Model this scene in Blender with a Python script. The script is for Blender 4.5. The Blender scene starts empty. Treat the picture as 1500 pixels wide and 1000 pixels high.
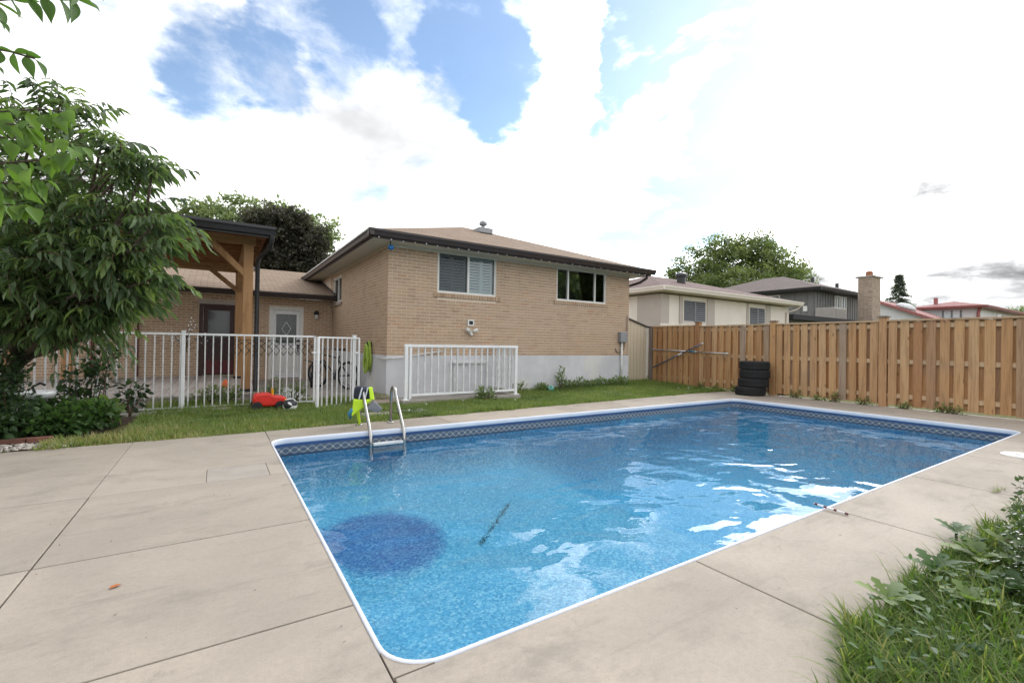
import bpy, math, random
import numpy as np
from mathutils import Vector, Matrix

random.seed(11)
RNG = np.random.default_rng(11)
scene = bpy.context.scene
COL = scene.collection

# ------------------------------------------------------------------ camera
CAM_H = 1.2
FPX, CX, CY = 669.0, 750.0, 500.0           # focal length and centre on a 1500 x 1000 frame
YAW, PITCH, ROLL = math.radians(32.85), math.radians(0.33), math.radians(0.9)
_f = Vector((math.sin(YAW) * math.cos(PITCH), math.cos(YAW) * math.cos(PITCH), math.sin(PITCH)))
_r = Vector((math.cos(YAW), -math.sin(YAW), 0))
_u = _r.cross(_f)
_r, _u = math.cos(ROLL) * _r + math.sin(ROLL) * _u, -math.sin(ROLL) * _r + math.cos(ROLL) * _u
cam_data = bpy.data.cameras.new("camera")
cam_data.sensor_width = 36.0
cam_data.lens = 36.0 * FPX / 1500.0
cam_data.clip_start = 0.05
cam_data.clip_end = 2000
cam = bpy.data.objects.new("camera", cam_data)
COL.objects.link(cam)
cam.matrix_world = Matrix(((_r.x, _u.x, -_f.x, 0), (_r.y, _u.y, -_f.y, 0), (_r.z, _u.z, -_f.z, CAM_H), (0, 0, 0, 1)))
scene.camera = cam


def at(x, y, depth):
    """point of the place that lies `depth` metres in front of the lens at a measured picture point"""
    d = _f + _r * ((x - CX) / FPX) - _u * ((y - CY) / FPX)
    return Vector((0, 0, CAM_H)) + d * depth


def direction(x, y):
    return (_f + _r * ((x - CX) / FPX) - _u * ((y - CY) / FPX)).normalized()


# ------------------------------------------------------------------ sky, sun, exposure
SUN_DIR = direction(1225, 70)                 # veiled sun, ahead and to the right above the fence
world = bpy.data.worlds.new("World")
scene.world = world
world.use_nodes = True
wn, wl = world.node_tree.nodes, world.node_tree.links
wn.clear()


def wmath(op, a, b=None, c=None, clamp=False):
    n = wn.new('ShaderNodeMath'); n.operation = op; n.use_clamp = clamp
    for i, v in enumerate((a, b, c)):
        if v is None: continue
        if isinstance(v, (int, float)): n.inputs[i].default_value = v
        else: wl.new(v, n.inputs[i])
    return n.outputs[0]


def wsmooth(v, lo, hi, out0=0.0, out1=1.0):
    n = wn.new('ShaderNodeMapRange'); n.interpolation_type = 'SMOOTHSTEP'
    wl.new(v, n.inputs[0])
    for i, k in enumerate((lo, hi, out0, out1)): n.inputs[1 + i].default_value = k
    return n.outputs[0]


sky = wn.new('ShaderNodeTexSky')
sky.sky_type = 'NISHITA'
sky.sun_disc = False
sky.sun_elevation = math.asin(SUN_DIR.z)
sky.sun_rotation = math.atan2(SUN_DIR.x, SUN_DIR.y)
sky.dust_density = 0.1
tc = wn.new('ShaderNodeTexCoord')
sep = wn.new('ShaderNodeSeparateXYZ'); wl.new(tc.outputs['Generated'], sep.inputs[0])
zz = wmath('ADD', wmath('MAXIMUM', sep.outputs[2], 0.0), 0.22)
comb = wn.new('ShaderNodeCombineXYZ')
wl.new(wmath('DIVIDE', sep.outputs[0], zz), comb.inputs[0])
wl.new(wmath('DIVIDE', sep.outputs[1], zz), comb.inputs[1])


def wnoise(scale, detail, rough, off=0.0, dist=0.0):
    mp = wn.new('ShaderNodeMapping'); mp.inputs['Location'].default_value = (off, off * 0.7, off * 0.3)
    wl.new(comb.outputs[0], mp.inputs[0])
    n = wn.new('ShaderNodeTexNoise'); n.inputs['Scale'].default_value = scale
    n.inputs['Detail'].default_value = detail; n.inputs['Roughness'].default_value = rough
    n.inputs['Distortion'].default_value = dist
    wl.new(mp.outputs[0], n.inputs['Vector'])
    return n.outputs['Fac']


n_shape = wnoise(1.9, 10, 0.62, 3.1, 0.25)
n_big = wnoise(0.55, 3, 0.5, 7.7)
n_tone = wnoise(0.9, 6, 0.55, 1.4)


# directions are nudged by a noise so that cloud edges are ragged
wmp = wn.new('ShaderNodeMapping'); wl.new(comb.outputs[0], wmp.inputs[0])
wnz = wn.new('ShaderNodeTexNoise'); wnz.inputs['Scale'].default_value = 2.6; wnz.inputs['Detail'].default_value = 6; wnz.inputs['Roughness'].default_value = .6
wl.new(wmp.outputs[0], wnz.inputs['Vector'])
wsb = wn.new('ShaderNodeVectorMath'); wsb.operation = 'SUBTRACT'; wl.new(wnz.outputs['Color'], wsb.inputs[0]); wsb.inputs[1].default_value = (.5, .5, .5)
wsc = wn.new('ShaderNodeVectorMath'); wsc.operation = 'SCALE'; wl.new(wsb.outputs[0], wsc.inputs[0]); wsc.inputs['Scale'].default_value = 0.34
wad = wn.new('ShaderNodeVectorMath'); wad.operation = 'ADD'; wl.new(tc.outputs['Generated'], wad.inputs[0]); wl.new(wsc.outputs[0], wad.inputs[1])
wnv = wn.new('ShaderNodeVectorMath'); wnv.operation = 'NORMALIZE'; wl.new(wad.outputs[0], wnv.inputs[0])


def gap(px, py, size_deg):
    """an opening between the clouds: 1 at its middle, 0 outside"""
    d = direction(px, py)
    vm = wn.new('ShaderNodeVectorMath'); vm.operation = 'DOT_PRODUCT'
    wl.new(wnv.outputs[0], vm.inputs[0])
    vm.inputs[1].default_value = d
    return wsmooth(vm.outputs['Value'], math.cos(math.radians(size_deg)), 1.0)


gaps = None
for px, py, sz, amt in ((590, 20, 9, .42), (340, 125, 8, .46), (450, 70, 8, .40), (690, 110, 8, .46), (985, 10, 11, .66), (985, 130, 11, .66), (960, 230, 10, .60), (1035, 40, 9, .56), (1020, 150, 9, .50), (985, 260, 9, .5), (975, 60, 11, .36), (980, 200, 10, .36),
                        (1000, 320, 11, .52), (60, -90, 9, .3), (760, 130, 7, .36), (720, -60, 10, .40), (900, 290, 9, .40)):
    g = wmath('MULTIPLY', gap(px, py, sz), amt)
    gaps = g if gaps is None else wmath('ADD', gaps, g)
gaps = wmath('MINIMUM', gaps, 0.56)
dens = wmath('ADD', wmath('ADD', wmath('MULTIPLY', n_shape, 1.7), wmath('MULTIPLY', n_big, 0.30)), -0.34)
dens = wmath('SUBTRACT', dens, gaps)
cover = wsmooth(dens, 0.10, 0.60, 0.03, 1.0)
tone = wsmooth(n_tone, 0.34, 0.62, 0.46, 1.22)
grey = wmath('MINIMUM', wmath('ADD', wmath('MULTIPLY', gap(1440, 400, 20), 1.0), wmath('MULTIPLY', gap(1290, 385, 10), 0.5)), 0.88)
grey = wmath('MULTIPLY', grey, wsmooth(n_shape, 0.36, 0.66, 0.5, 1.0))
tone = wmath('MULTIPLY', tone, wmath('SUBTRACT', 1.0, grey))
# clouds glow round the hidden sun
svm = wn.new('ShaderNodeVectorMath'); svm.operation = 'DOT_PRODUCT'
snv = wn.new('ShaderNodeVectorMath'); snv.operation = 'NORMALIZE'
wl.new(tc.outputs['Generated'], snv.inputs[0]); wl.new(snv.outputs[0], svm.inputs[0]); svm.inputs[1].default_value = SUN_DIR
glow = wmath('POWER', wmath('MAXIMUM', svm.outputs['Value'], 0.0), 10.0)
tone = wmath('MULTIPLY', tone, wmath('ADD', 1.0, wmath('MULTIPLY', glow, 6.5)))
cl = wn.new('ShaderNodeMix'); cl.data_type = 'RGBA'; cl.blend_type = 'MULTIPLY'
cl.inputs[0].default_value = 1.0
cl.inputs[6].default_value = (12.4, 12.5, 12.7, 1)
cg = wn.new('ShaderNodeCombineColor')
for i in range(3): wl.new(tone, cg.inputs[i])
wl.new(cg.outputs[0], cl.inputs[7])
skyg = wn.new('ShaderNodeMix'); skyg.data_type = 'RGBA'; skyg.blend_type = 'MULTIPLY'
skyg.inputs[0].default_value = 1.0
wl.new(sky.outputs[0], skyg.inputs[6]); skyg.inputs[7].default_value = (1.62, 1.68, 1.72, 1)
mx = wn.new('ShaderNodeMix'); mx.data_type = 'RGBA'
wl.new(cover, mx.inputs[0]); wl.new(skyg.outputs[2], mx.inputs[6]); wl.new(cl.outputs[2], mx.inputs[7])
bg = wn.new('ShaderNodeBackground'); bg.inputs['Strength'].default_value = 0.10
wl.new(mx.outputs[2], bg.inputs['Color'])
wo = wn.new('ShaderNodeOutputWorld'); wl.new(bg.outputs[0], wo.inputs[0])

sun_data = bpy.data.lights.new("sun", 'SUN')
sun_data.energy = 0.75
sun_data.angle = math.radians(22)
sun_data.color = (1.0, 0.95, 0.88)
sun = bpy.data.objects.new("sun", sun_data)
COL.objects.link(sun)
sun.rotation_euler = SUN_DIR.to_track_quat('Z', 'Y').to_euler()

vs = scene.view_settings
vs.view_transform = 'Standard'; vs.look = 'None'; vs.exposure = 0.28; vs.gamma = 1.0
vs.use_curve_mapping = False
scene.render.engine = 'CYCLES'
cy = scene.cycles
cy.use_denoising = True
try: cy.denoiser = 'OPENIMAGEDENOISE'
except Exception: pass
cy.max_bounces = 8; cy.diffuse_bounces = 3; cy.glossy_bounces = 4; cy.transparent_max_bounces = 24
cy.caustics_reflective = False; cy.caustics_refractive = False
cy.sample_clamp_indirect = 8.0

# ------------------------------------------------------------------ materials
MATS = {}


class NT:
    def __init__(self, name):
        self.m = bpy.data.materials.new(name); self.m.use_nodes = True
        self.n, self.l = self.m.node_tree.nodes, self.m.node_tree.links
        self.n.clear(); MATS[name] = self.m
        self.out = self.n.new('ShaderNodeOutputMaterial')
        self._pos = None

    def new(self, t, **k):
        x = self.n.new(t)
        for a, b in k.items(): setattr(x, a, b)
        return x

    def put(self, sock, v):
        if isinstance(v, bpy.types.NodeSocket): self.l.new(v, sock)
        elif isinstance(v, (tuple, list)) and len(v) == 3 and sock.type == 'RGBA': sock.default_value = (*v, 1)
        else: sock.default_value = v

    def math(self, op, a, b=None, c=None, clamp=False):
        x = self.new('ShaderNodeMath', operation=op, use_clamp=clamp)
        for i, v in enumerate((a, b, c)):
            if v is not None: self.put(x.inputs[i], v)
        return x.outputs[0]

    def mix(self, f, a, b, mode='MIX'):
        x = self.new('ShaderNodeMix', data_type='RGBA', blend_type=mode)
        self.put(x.inputs[0], f); self.put(x.inputs[6], a); self.put(x.inputs[7], b)
        return x.outputs[2]

    def ramp(self, v, lo, hi, a=0.0, b=1.0, smooth=True):
        x = self.new('ShaderNodeMapRange')
        if smooth: x.interpolation_type = 'SMOOTHSTEP'
        self.put(x.inputs[0], v)
        for i, k in enumerate((lo, hi, a, b)): self.put(x.inputs[1 + i], k)
        return x.outputs[0]

    def cramp(self, v, stops, const=False):
        x = self.new('ShaderNodeValToRGB')
        if const: x.color_ramp.interpolation = 'CONSTANT'
        e = x.color_ramp.elements
        while len(e) < len(stops): e.new(0.5)
        for s, (p, c) in zip(e, stops): s.position = p; s.color = (*c, 1)
        self.put(x.inputs[0], v)
        return x.outputs[0]

    @property
    def pos(self):
        if self._pos is None:
            self._pos = self.new('ShaderNodeNewGeometry')
        return self._pos.outputs['Position']

    def rand(self):
        _ = self.pos
        oi = self.new('ShaderNodeObjectInfo')
        return self.math('FRACT', self.math('ADD', oi.outputs['Random'], self._pos.outputs['Random Per Island']))

    def tint(self):
        return self.new('ShaderNodeAttribute', attribute_name='tint').outputs['Fac']

    def vec(self, scale=(1, 1, 1), src=None, off=None):
        x = self.new('ShaderNodeMapping'); x.inputs['Scale'].default_value = scale
        self.l.new(src or self.pos, x.inputs[0])
        if off is not None: self.put(x.inputs['Location'], off)
        return x.outputs[0]

    def noise(self, scale, detail=4, rough=0.55, v=None, dist=0.0):
        x = self.new('ShaderNodeTexNoise')
        x.inputs['Scale'].default_value = scale; x.inputs['Detail'].default_value = detail
        x.inputs['Roughness'].default_value = rough; x.inputs['Distortion'].default_value = dist
        self.l.new(v or self.pos, x.inputs['Vector'])
        return x.outputs['Fac']

    def voronoi(self, scale, v=None, feature='F1', out='Distance'):
        x = self.new('ShaderNodeTexVoronoi', feature=feature)
        x.inputs['Scale'].default_value = scale
        self.l.new(v or self.pos, x.inputs['Vector'])
        return x.outputs[out]

    def bump(self, h, strength=0.3, dist=0.01):
        x = self.new('ShaderNodeBump'); x.inputs['Strength'].default_value = strength
        x.inputs['Distance'].default_value = dist
        self.l.new(h, x.inputs['Height'])
        return x.outputs[0]

    def principled(self, color, rough=0.7, metallic=0.0, normal=None, spec=0.4, emit=None):
        x = self.new('ShaderNodeBsdfPrincipled')
        self.put(x.inputs['Base Color'], color); self.put(x.inputs['Roughness'], rough)
        self.put(x.inputs['Metallic'], metallic); x.inputs['Specular IOR Level'].default_value = spec
        if normal is not None: self.l.new(normal, x.inputs['Normal'])
        return x.outputs[0]

    def done(self, s):
        self.l.new(s, self.out.inputs['Surface']); return self.m


def simple(name, col, col2=None, scale=6.0, rough=0.7, bump=0.15, bscale=40, metallic=0.0, stretch=(1, 1, 1), vary=0.0, spec=0.4, bdist=0.004):
    t = NT(name)
    col2 = col2 or tuple(c * 0.78 for c in col)
    v = t.vec(stretch)
    c = t.mix(t.ramp(t.noise(scale, 5, 0.6, v), 0.3, 0.7), col, col2)
    if vary:
        r = t.ramp(t.rand(), 0, 1, 1 - vary, 1 + vary, False)
        cc = t.new('ShaderNodeCombineColor')
        for i in range(3): t.l.new(r, cc.inputs[i])
        c = t.mix(1.0, c, cc.outputs[0], 'MULTIPLY')
    nrm = t.bump(t.noise(bscale, 3, 0.6, v), bump, bdist) if bump else None
    return t.done(t.principled(c, rough, metallic, nrm, spec))


# concrete of the pool deck
t = NT('concrete')
big = t.noise(0.55, 6, 0.65, dist=0.4)
stain = t.ramp(t.noise(1.3, 8, 0.72, t.vec((1.0, 1.6, 1), off=(3.3, 1.7, 0))), 0.50, 0.72)
blot = t.ramp(t.noise(3.2, 9, 0.75, t.vec((1, 1, 1), off=(9, 4, 0))), 0.60, 0.72)
fine = t.noise(95, 3, 0.7)
grain = t.ramp(t.noise(38, 4, 0.75), 0.35, 0.72)
c = t.mix(t.ramp(big, 0.35, 0.65), (0.382, 0.330, 0.272), (0.300, 0.262, 0.220))
c = t.mix(t.math('MULTIPLY', stain, 0.75), c, (0.185, 0.165, 0.140))
c = t.mix(t.math('MULTIPLY', blot, 0.62), c, (0.165, 0.152, 0.132))
c = t.mix(t.math('MULTIPLY', grain, 0.34), c, (0.235, 0.21, 0.178))
c = t.mix(t.math('MULTIPLY', t.ramp(t.noise(150, 2, .8), .45, .75), 0.40), c, (0.19, 0.17, 0.145))
c = t.mix(t.math('MULTIPLY', t.ramp(t.noise(9, 6, .8, t.vec((1, 2.2, 1))), .52, .75), 0.30), c, (0.20, 0.18, 0.155))
c = t.mix(t.math('MULTIPLY', t.ramp(t.voronoi(21), 0.0, 0.16, 1, 0), 0.16), c, (0.17, 0.15, 0.125))
crk = t.new('ShaderNodeTexVoronoi', feature='DISTANCE_TO_EDGE'); crk.inputs['Scale'].default_value = .42
wv = t.new('ShaderNodeVectorMath', operation='ADD'); t.l.new(t.pos, wv.inputs[0])
nz = t.new('ShaderNodeTexNoise'); nz.inputs['Scale'].default_value = 3.0; nz.inputs['Detail'].default_value = 6; t.l.new(t.pos, nz.inputs['Vector'])
sc3 = t.new('ShaderNodeVectorMath', operation='SCALE'); t.l.new(nz.outputs['Color'], sc3.inputs[0]); sc3.inputs['Scale'].default_value = .35; t.l.new(sc3.outputs[0], wv.inputs[1])
t.l.new(wv.outputs[0], crk.inputs['Vector'])
hair = t.math('MULTIPLY', t.ramp(crk.outputs['Distance'], .0008, .003, 1, 0), t.ramp(t.noise(.6, 2, .5, t.vec((1, 1, 1), off=(6, 2, 0))), .52, .60))
c = t.mix(t.math('MULTIPLY', hair, .0), c, (0.10, 0.09, 0.075))
streak = t.ramp(t.noise(2.4, 7, .72, t.vec((.45, 3.2, 1), off=(2, 9, 0))), .54, .74)
c = t.mix(t.math('MULTIPLY', streak, .50), c, (0.185, 0.166, 0.142))
r = t.ramp(t.rand(), 0, 1, 0.93, 1.06, False)
cc = t.new('ShaderNodeCombineColor')
for i in range(3): t.l.new(r, cc.inputs[i])
c = t.mix(1.0, c, cc.outputs[0], 'MULTIPLY')
brush = t.noise(1.0, 3, 0.6, t.vec((6, 160, 6)))
h = t.math('ADD', t.math('MULTIPLY', fine, 0.7), t.math('MULTIPLY', brush, 0.5))
t.done(t.principled(c, t.ramp(big, .3, .7, .72, .9), 0, t.bump(h, 0.35, 0.004), 0.3))

simple('joint_filler', (0.10, 0.085, 0.07), scale=20)
simple('concrete_old', (0.36, 0.33, 0.30), (0.26, 0.24, 0.215), scale=2.5, rough=.88, bump=.3, bscale=80)
simple('concrete_patch', (0.315, 0.285, 0.250), (0.270, 0.246, 0.216), scale=5, rough=.88, bump=.3, bscale=120)
t = NT('foundation')
c = t.mix(t.ramp(t.noise(1.1, 7, .68), .35, .68), (0.60, 0.60, 0.62), (0.50, 0.505, 0.525))
c = t.mix(t.math('MULTIPLY', t.ramp(t.noise(2.2, 6, .7, t.vec((3, 3, .5))), .52, .72), .45), c, (0.46, 0.455, 0.455))
c = t.mix(t.math('MULTIPLY', t.ramp(t.noise(.9, 5, .6, t.vec((1, 1, 1), off=(4, 4, 4))), .56, .66), .5), c, (0.66, 0.63, 0.58))
t.done(t.principled(c, .88, 0, t.bump(t.noise(26, 6, .7), .45, .01), .2))
simple('mortar', (0.74, 0.62, 0.50), (0.66, 0.55, 0.44), scale=12, rough=.95, bump=.3, bscale=120, spec=.2)

t = NT('brick_face')
rr = t.rand()
c = t.cramp(rr, [(0.0, (0.390, 0.270, 0.185)), (0.22, (0.440, 0.320, 0.222)), (0.55, (0.485, 0.355, 0.252)), (0.8, (0.435, 0.310, 0.210)), (0.94, (0.500, 0.350, 0.232)), (1.0, (0.43, 0.26, 0.172))])
c = t.mix(t.math('MULTIPLY', t.ramp(t.noise(60, 4, .7), .4, .75), .35), c, (0.20, 0.13, 0.085))
c = t.mix(t.math('MULTIPLY', t.ramp(t.noise(.8, 6, .65), .4, .7), .35), c, (0.44, 0.335, 0.25))
c = t.mix(t.math('MULTIPLY', t.ramp(t.noise(1.7, 6, .7, t.vec((1.4, 1.4, .6), off=(5, 1, 2))), .53, .72), .40), c, (0.26, 0.18, 0.13))
t.done(t.principled(c, .9, 0, t.bump(t.noise(110, 4, .7), .4, .003), .25))


def shingle(name, a, b, sx=3.0):
    t = NT(name)
    v = t.vec((1, 1, 1))
    br = t.new('ShaderNodeTexBrick'); br.inputs['Scale'].default_value = 1.0
    br.inputs['Brick Width'].default_value = 0.30; br.inputs['Row Height'].default_value = 0.14
    br.inputs['Mortar Size'].default_value = 0.011; br.inputs['Mortar Smooth'].default_value = .3
    br.inputs['Color1'].default_value = (*a, 1); br.inputs['Color2'].default_value = (*[k * .88 for k in b], 1)
    br.inputs['Mortar'].default_value = (*[k * .45 for k in b], 1); br.inputs['Bias'].default_value = 0.0
    t.l.new(t.new('ShaderNodeUVMap').outputs[0], br.inputs['Vector'])
    c = t.mix(t.math('MULTIPLY', t.ramp(t.noise(1.3, 6, .7), .35, .7), .45), br.outputs['Color'], tuple(k * .72 for k in a))
    c = t.mix(t.math('MULTIPLY', t.noise(140, 2, .7), .3), c, tuple(k * .5 for k in a))
    return t.done(t.principled(c, .93, 0, t.bump(t.math('ADD', t.math('MULTIPLY', br.outputs['Fac'], -1.0), t.math('MULTIPLY', t.noise(90, 2, .6), .3)), .5, .012), .2))


shingle('shingle_brown', (0.30, 0.225, 0.165), (0.25, 0.185, 0.135))
shingle('shingle_mauve', (0.205, 0.145, 0.130), (0.165, 0.115, 0.105))
shingle('shingle_grey', (0.185, 0.150, 0.140), (0.155, 0.125, 0.115))
shingle('shingle_pink', (0.42, 0.225, 0.215), (0.37, 0.20, 0.19))
simple('roof_black', (0.030, 0.030, 0.034), rough=.85)

simple('gutter_brown', (0.040, 0.028, 0.026), (0.030, 0.022, 0.021), rough=.42, bump=0, spec=.5)
simple('gutter_black', (0.022, 0.022, 0.025), (0.016, 0.016, 0.018), rough=.4, bump=0, spec=.5)
simple('soffit_cream', (0.62, 0.60, 0.53), (0.55, 0.53, 0.46), scale=3, rough=.6, bump=.1, bscale=9, stretch=(8, 8, 8))
simple('white_paint', (0.78, 0.79, 0.80), (0.70, 0.71, 0.72), scale=4, rough=.42, bump=.05)
simple('white_trim', (0.74, 0.74, 0.71), (0.66, 0.66, 0.63), scale=5, rough=.45, bump=.04)
simple('white_weathered', (0.70, 0.71, 0.72), (0.55, 0.555, 0.56), scale=9, rough=.55, bump=.1)
simple('shutter_blue', (0.74, 0.80, 0.82), (0.68, 0.74, 0.76), scale=4, rough=.5, bump=0)
simple('shutter_grey', (0.20, 0.215, 0.235), (0.16, 0.17, 0.19), scale=4, rough=.55, bump=0)
simple('room_dark', (0.012, 0.013, 0.015), rough=.9, bump=0)
simple('screen_grey', (0.10, 0.11, 0.12), rough=.8, bump=0)
simple('black_plastic', (0.018, 0.018, 0.02), (0.012, 0.012, 0.013), rough=.45, bump=.05)
simple('grey_metal', (0.30, 0.31, 0.33), (0.25, 0.26, 0.27), rough=.45, metallic=.3, bump=.03)
simple('pipe_white', (0.66, 0.66, 0.64), rough=.5, bump=0)
simple('beige_siding', (0.56, 0.48, 0.36), (0.50, 0.43, 0.32), scale=2, rough=.7, bump=.12, bscale=14, stretch=(14, 14, .4))
simple('stucco_beige', (0.74, 0.69, 0.635), (0.69, 0.64, 0.585), scale=1.2, rough=.9, bump=.25, bscale=60)
simple('stucco_taupe', (0.47, 0.425, 0.395), (0.43, 0.39, 0.36), scale=1.2, rough=.9, bump=.25, bscale=60)
simple('siding_charcoal', (0.190, 0.190, 0.186), (0.165, 0.165, 0.161), scale=2, rough=.75, bump=.1)
simple('siding_white', (0.70, 0.71, 0.72), (0.64, 0.65, 0.66), scale=1, rough=.6, bump=.1)
simple('trim_red', (0.34, 0.12, 0.115), rough=.5, bump=0)
simple('ac_beige', (0.34, 0.31, 0.28), (0.29, 0.27, 0.245), rough=.6)
simple('terracotta', (0.36, 0.16, 0.09), rough=.85)
simple('rubber', (0.020, 0.020, 0.021), (0.014, 0.014, 0.015), scale=18, rough=.82, bump=.5, bscale=60, bdist=.006)
simple('tyre_dust', (0.036, 0.035, 0.034), (0.02, 0.02, 0.02), scale=12, rough=.85)
simple('steel', (0.42, 0.42, 0.40), (0.36, 0.36, 0.35), rough=.22, metallic=1.0, bump=0)
simple('tread_plastic', (0.72, 0.74, 0.76), rough=.4, bump=0)
simple('pole_blue', (0.10, 0.14, 0.22), rough=.35, metallic=.4, bump=0)
simple('pole_silver', (0.60, 0.62, 0.65), rough=.3, metallic=.8, bump=0)
simple('hose_green', (0.40, 0.56, 0.09), (0.33, 0.47, 0.07), rough=.45, bump=.05)
simple('neon_yellow', (0.56, 0.80, 0.03), (0.48, 0.70, 0.025), rough=.6, bump=.2, bscale=70)
simple('navy_cloth', (0.022, 0.026, 0.045), rough=.7, bump=.2, bscale=90)
simple('cloth_white', (0.66, 0.68, 0.70), rough=.7, bump=.1)
simple('cloth_grey', (0.22, 0.23, 0.25), rough=.75, bump=.2)
simple('cloth_blue', (0.05, 0.24, 0.38), rough=.7)
simple('toy_red', (0.72, 0.030, 0.018), rough=.32, bump=0)
simple('toy_yellow', (0.78, 0.40, 0.02), rough=.35, bump=0)
simple('toy_orange', (0.75, 0.15, 0.04), rough=.4, bump=0)
simple('toy_green', (0.03, 0.30, 0.22), rough=.35, bump=0)
simple('toy_white', (0.68, 0.70, 0.68), rough=.4, bump=0)
simple('ornament_blue', (0.03, 0.19, 0.52), rough=.15, bump=0)
simple('door_dark', (0.055, 0.022, 0.02), (0.04, 0.016, 0.015), rough=.4, bump=.05)
simple('door_maroon', (0.11, 0.016, 0.02), rough=.45, bump=.05)
simple('stone_edge', (0.30, 0.25, 0.20), (0.22, 0.18, 0.15), scale=8, rough=.9, bump=.5, bscale=30, vary=.2)
simple('brick_edge', (0.20, 0.085, 0.06), (0.13, 0.06, 0.045), scale=10, rough=.9, bump=.4, vary=.25)
simple('pebble', (0.46, 0.42, 0.38), (0.30, 0.27, 0.24), scale=30, rough=.8, bump=0, vary=.4)
simple('soil', (0.075, 0.055, 0.04), (0.045, 0.034, 0.025), scale=9, rough=.98, bump=.7, bscale=30, spec=.1, bdist=.02)
simple('bark', (0.10, 0.075, 0.055), (0.05, 0.038, 0.03), scale=9, rough=.95, bump=.8, bscale=14, stretch=(3, 3, .6), bdist=.02)
simple('twig_brown', (0.10, 0.065, 0.04), rough=.9, bump=0)
simple('dry_leaf', (0.42, 0.13, 0.04), rough=.7, bump=.2)
simple('dry_straw', (0.34, 0.29, 0.13), (0.22, 0.2, 0.08), scale=30, rough=.8, bump=0)
simple('coping_white', (0.68, 0.70, 0.76), (0.62, 0.645, 0.72), scale=3, rough=.45, bump=.04)
simple('liner_band_blue', (0.030, 0.085, 0.24), rough=.5, bump=0)


def wood(name, stops, gx=22.0, gz=1.2, axis='z', rough=.78, bump=.25):
    t = NT(name)
    r = t.rand()
    off = t.new('ShaderNodeCombineXYZ')
    for i in range(3): t.l.new(t.math('MULTIPLY', r, 37.0 + 11 * i), off.inputs[i])
    sc = {'z': (gx, gx, gz), 'y': (gx, gz, gx), 'x': (gz, gx, gx)}[axis]
    v = t.vec(sc, off=off.outputs[0])
    g = t.noise(1.0, 5, .62, v, 0.8)
    g2 = t.noise(3.5, 3, .6, v, 0.3)
    base = t.cramp(r, stops)
    c = t.mix(t.math('MULTIPLY', t.ramp(g, .42, .66), .55), base, t.mix(1.0, base, (0.52, 0.45, 0.40), 'MULTIPLY'))
    c = t.mix(t.math('MULTIPLY', t.ramp(g2, .5, .7), .22), c, t.mix(1.0, base, (1.3, 1.28, 1.22), 'MULTIPLY'))
    kv = t.vec({'z': (6, 6, 2.2), 'y': (6, 2.2, 6), 'x': (2.2, 6, 6)}[axis], off=off.outputs[0])
    knot = t.ramp(t.voronoi(1.0, kv), .05, .14, 1, 0)
    c = t.mix(t.math('MULTIPLY', knot, .6), c, (0.09, 0.045, 0.02))
    wet = t.ramp(t.noise(1.6, 5, .6), .5, .75)
    c = t.mix(t.math('MULTIPLY', wet, .28), c, (0.22, 0.17, 0.13))
    return t.done(t.principled(c, rough, 0, t.bump(g, bump, .004), .3))


wood('fence_wood', [(0.0, (0.45, 0.255, 0.115)), (0.28, (0.49, 0.30, 0.15)), (0.50, (0.40, 0.225, 0.105)), (0.68, (0.51, 0.33, 0.18)), (0.82, (0.37, 0.19, 0.088)), (0.93, (0.36, 0.25, 0.16)), (1.0, (0.32, 0.26, 0.21))])
wood('fence_rail_wood', [(0.0, (0.50, 0.36, 0.22)), (1.0, (0.56, 0.41, 0.26))], axis='y')
wood('fence_old_wood', [(0.0, (0.20, 0.17, 0.15)), (1.0, (0.24, 0.20, 0.175))])
wood('pavilion_wood', [(0.0, (0.38, 0.215, 0.098)), (0.5, (0.42, 0.245, 0.12)), (1.0, (0.35, 0.195, 0.09))], gx=14)
wood('pavilion_beam', [(0.0, (0.40, 0.235, 0.11)), (1.0, (0.45, 0.265, 0.13))], gx=14, axis='x')
wood('pavilion_ceiling', [(0.0, (0.30, 0.14, 0.065)), (1.0, (0.36, 0.18, 0.085))], gx=14, axis='x')
wood('deck_plank', [(0.0, (0.40, 0.36, 0.33)), (0.5, (0.44, 0.395, 0.365)), (1.0, (0.36, 0.325, 0.30))], gx=14, axis='y')


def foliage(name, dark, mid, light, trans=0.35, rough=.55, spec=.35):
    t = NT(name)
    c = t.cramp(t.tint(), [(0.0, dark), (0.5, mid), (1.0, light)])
    bs = t.principled(c, rough, 0, None, spec)
    tr = t.new('ShaderNodeBsdfTranslucent'); t.put(tr.inputs['Color'], t.mix(1.0, c, (1.35, 1.45, 0.8), 'MULTIPLY'))
    m = t.new('ShaderNodeMixShader'); m.inputs[0].default_value = trans
    t.l.new(bs, m.inputs[1]); t.l.new(tr.outputs[0], m.inputs[2])
    return t.done(m.outputs[0])


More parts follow.
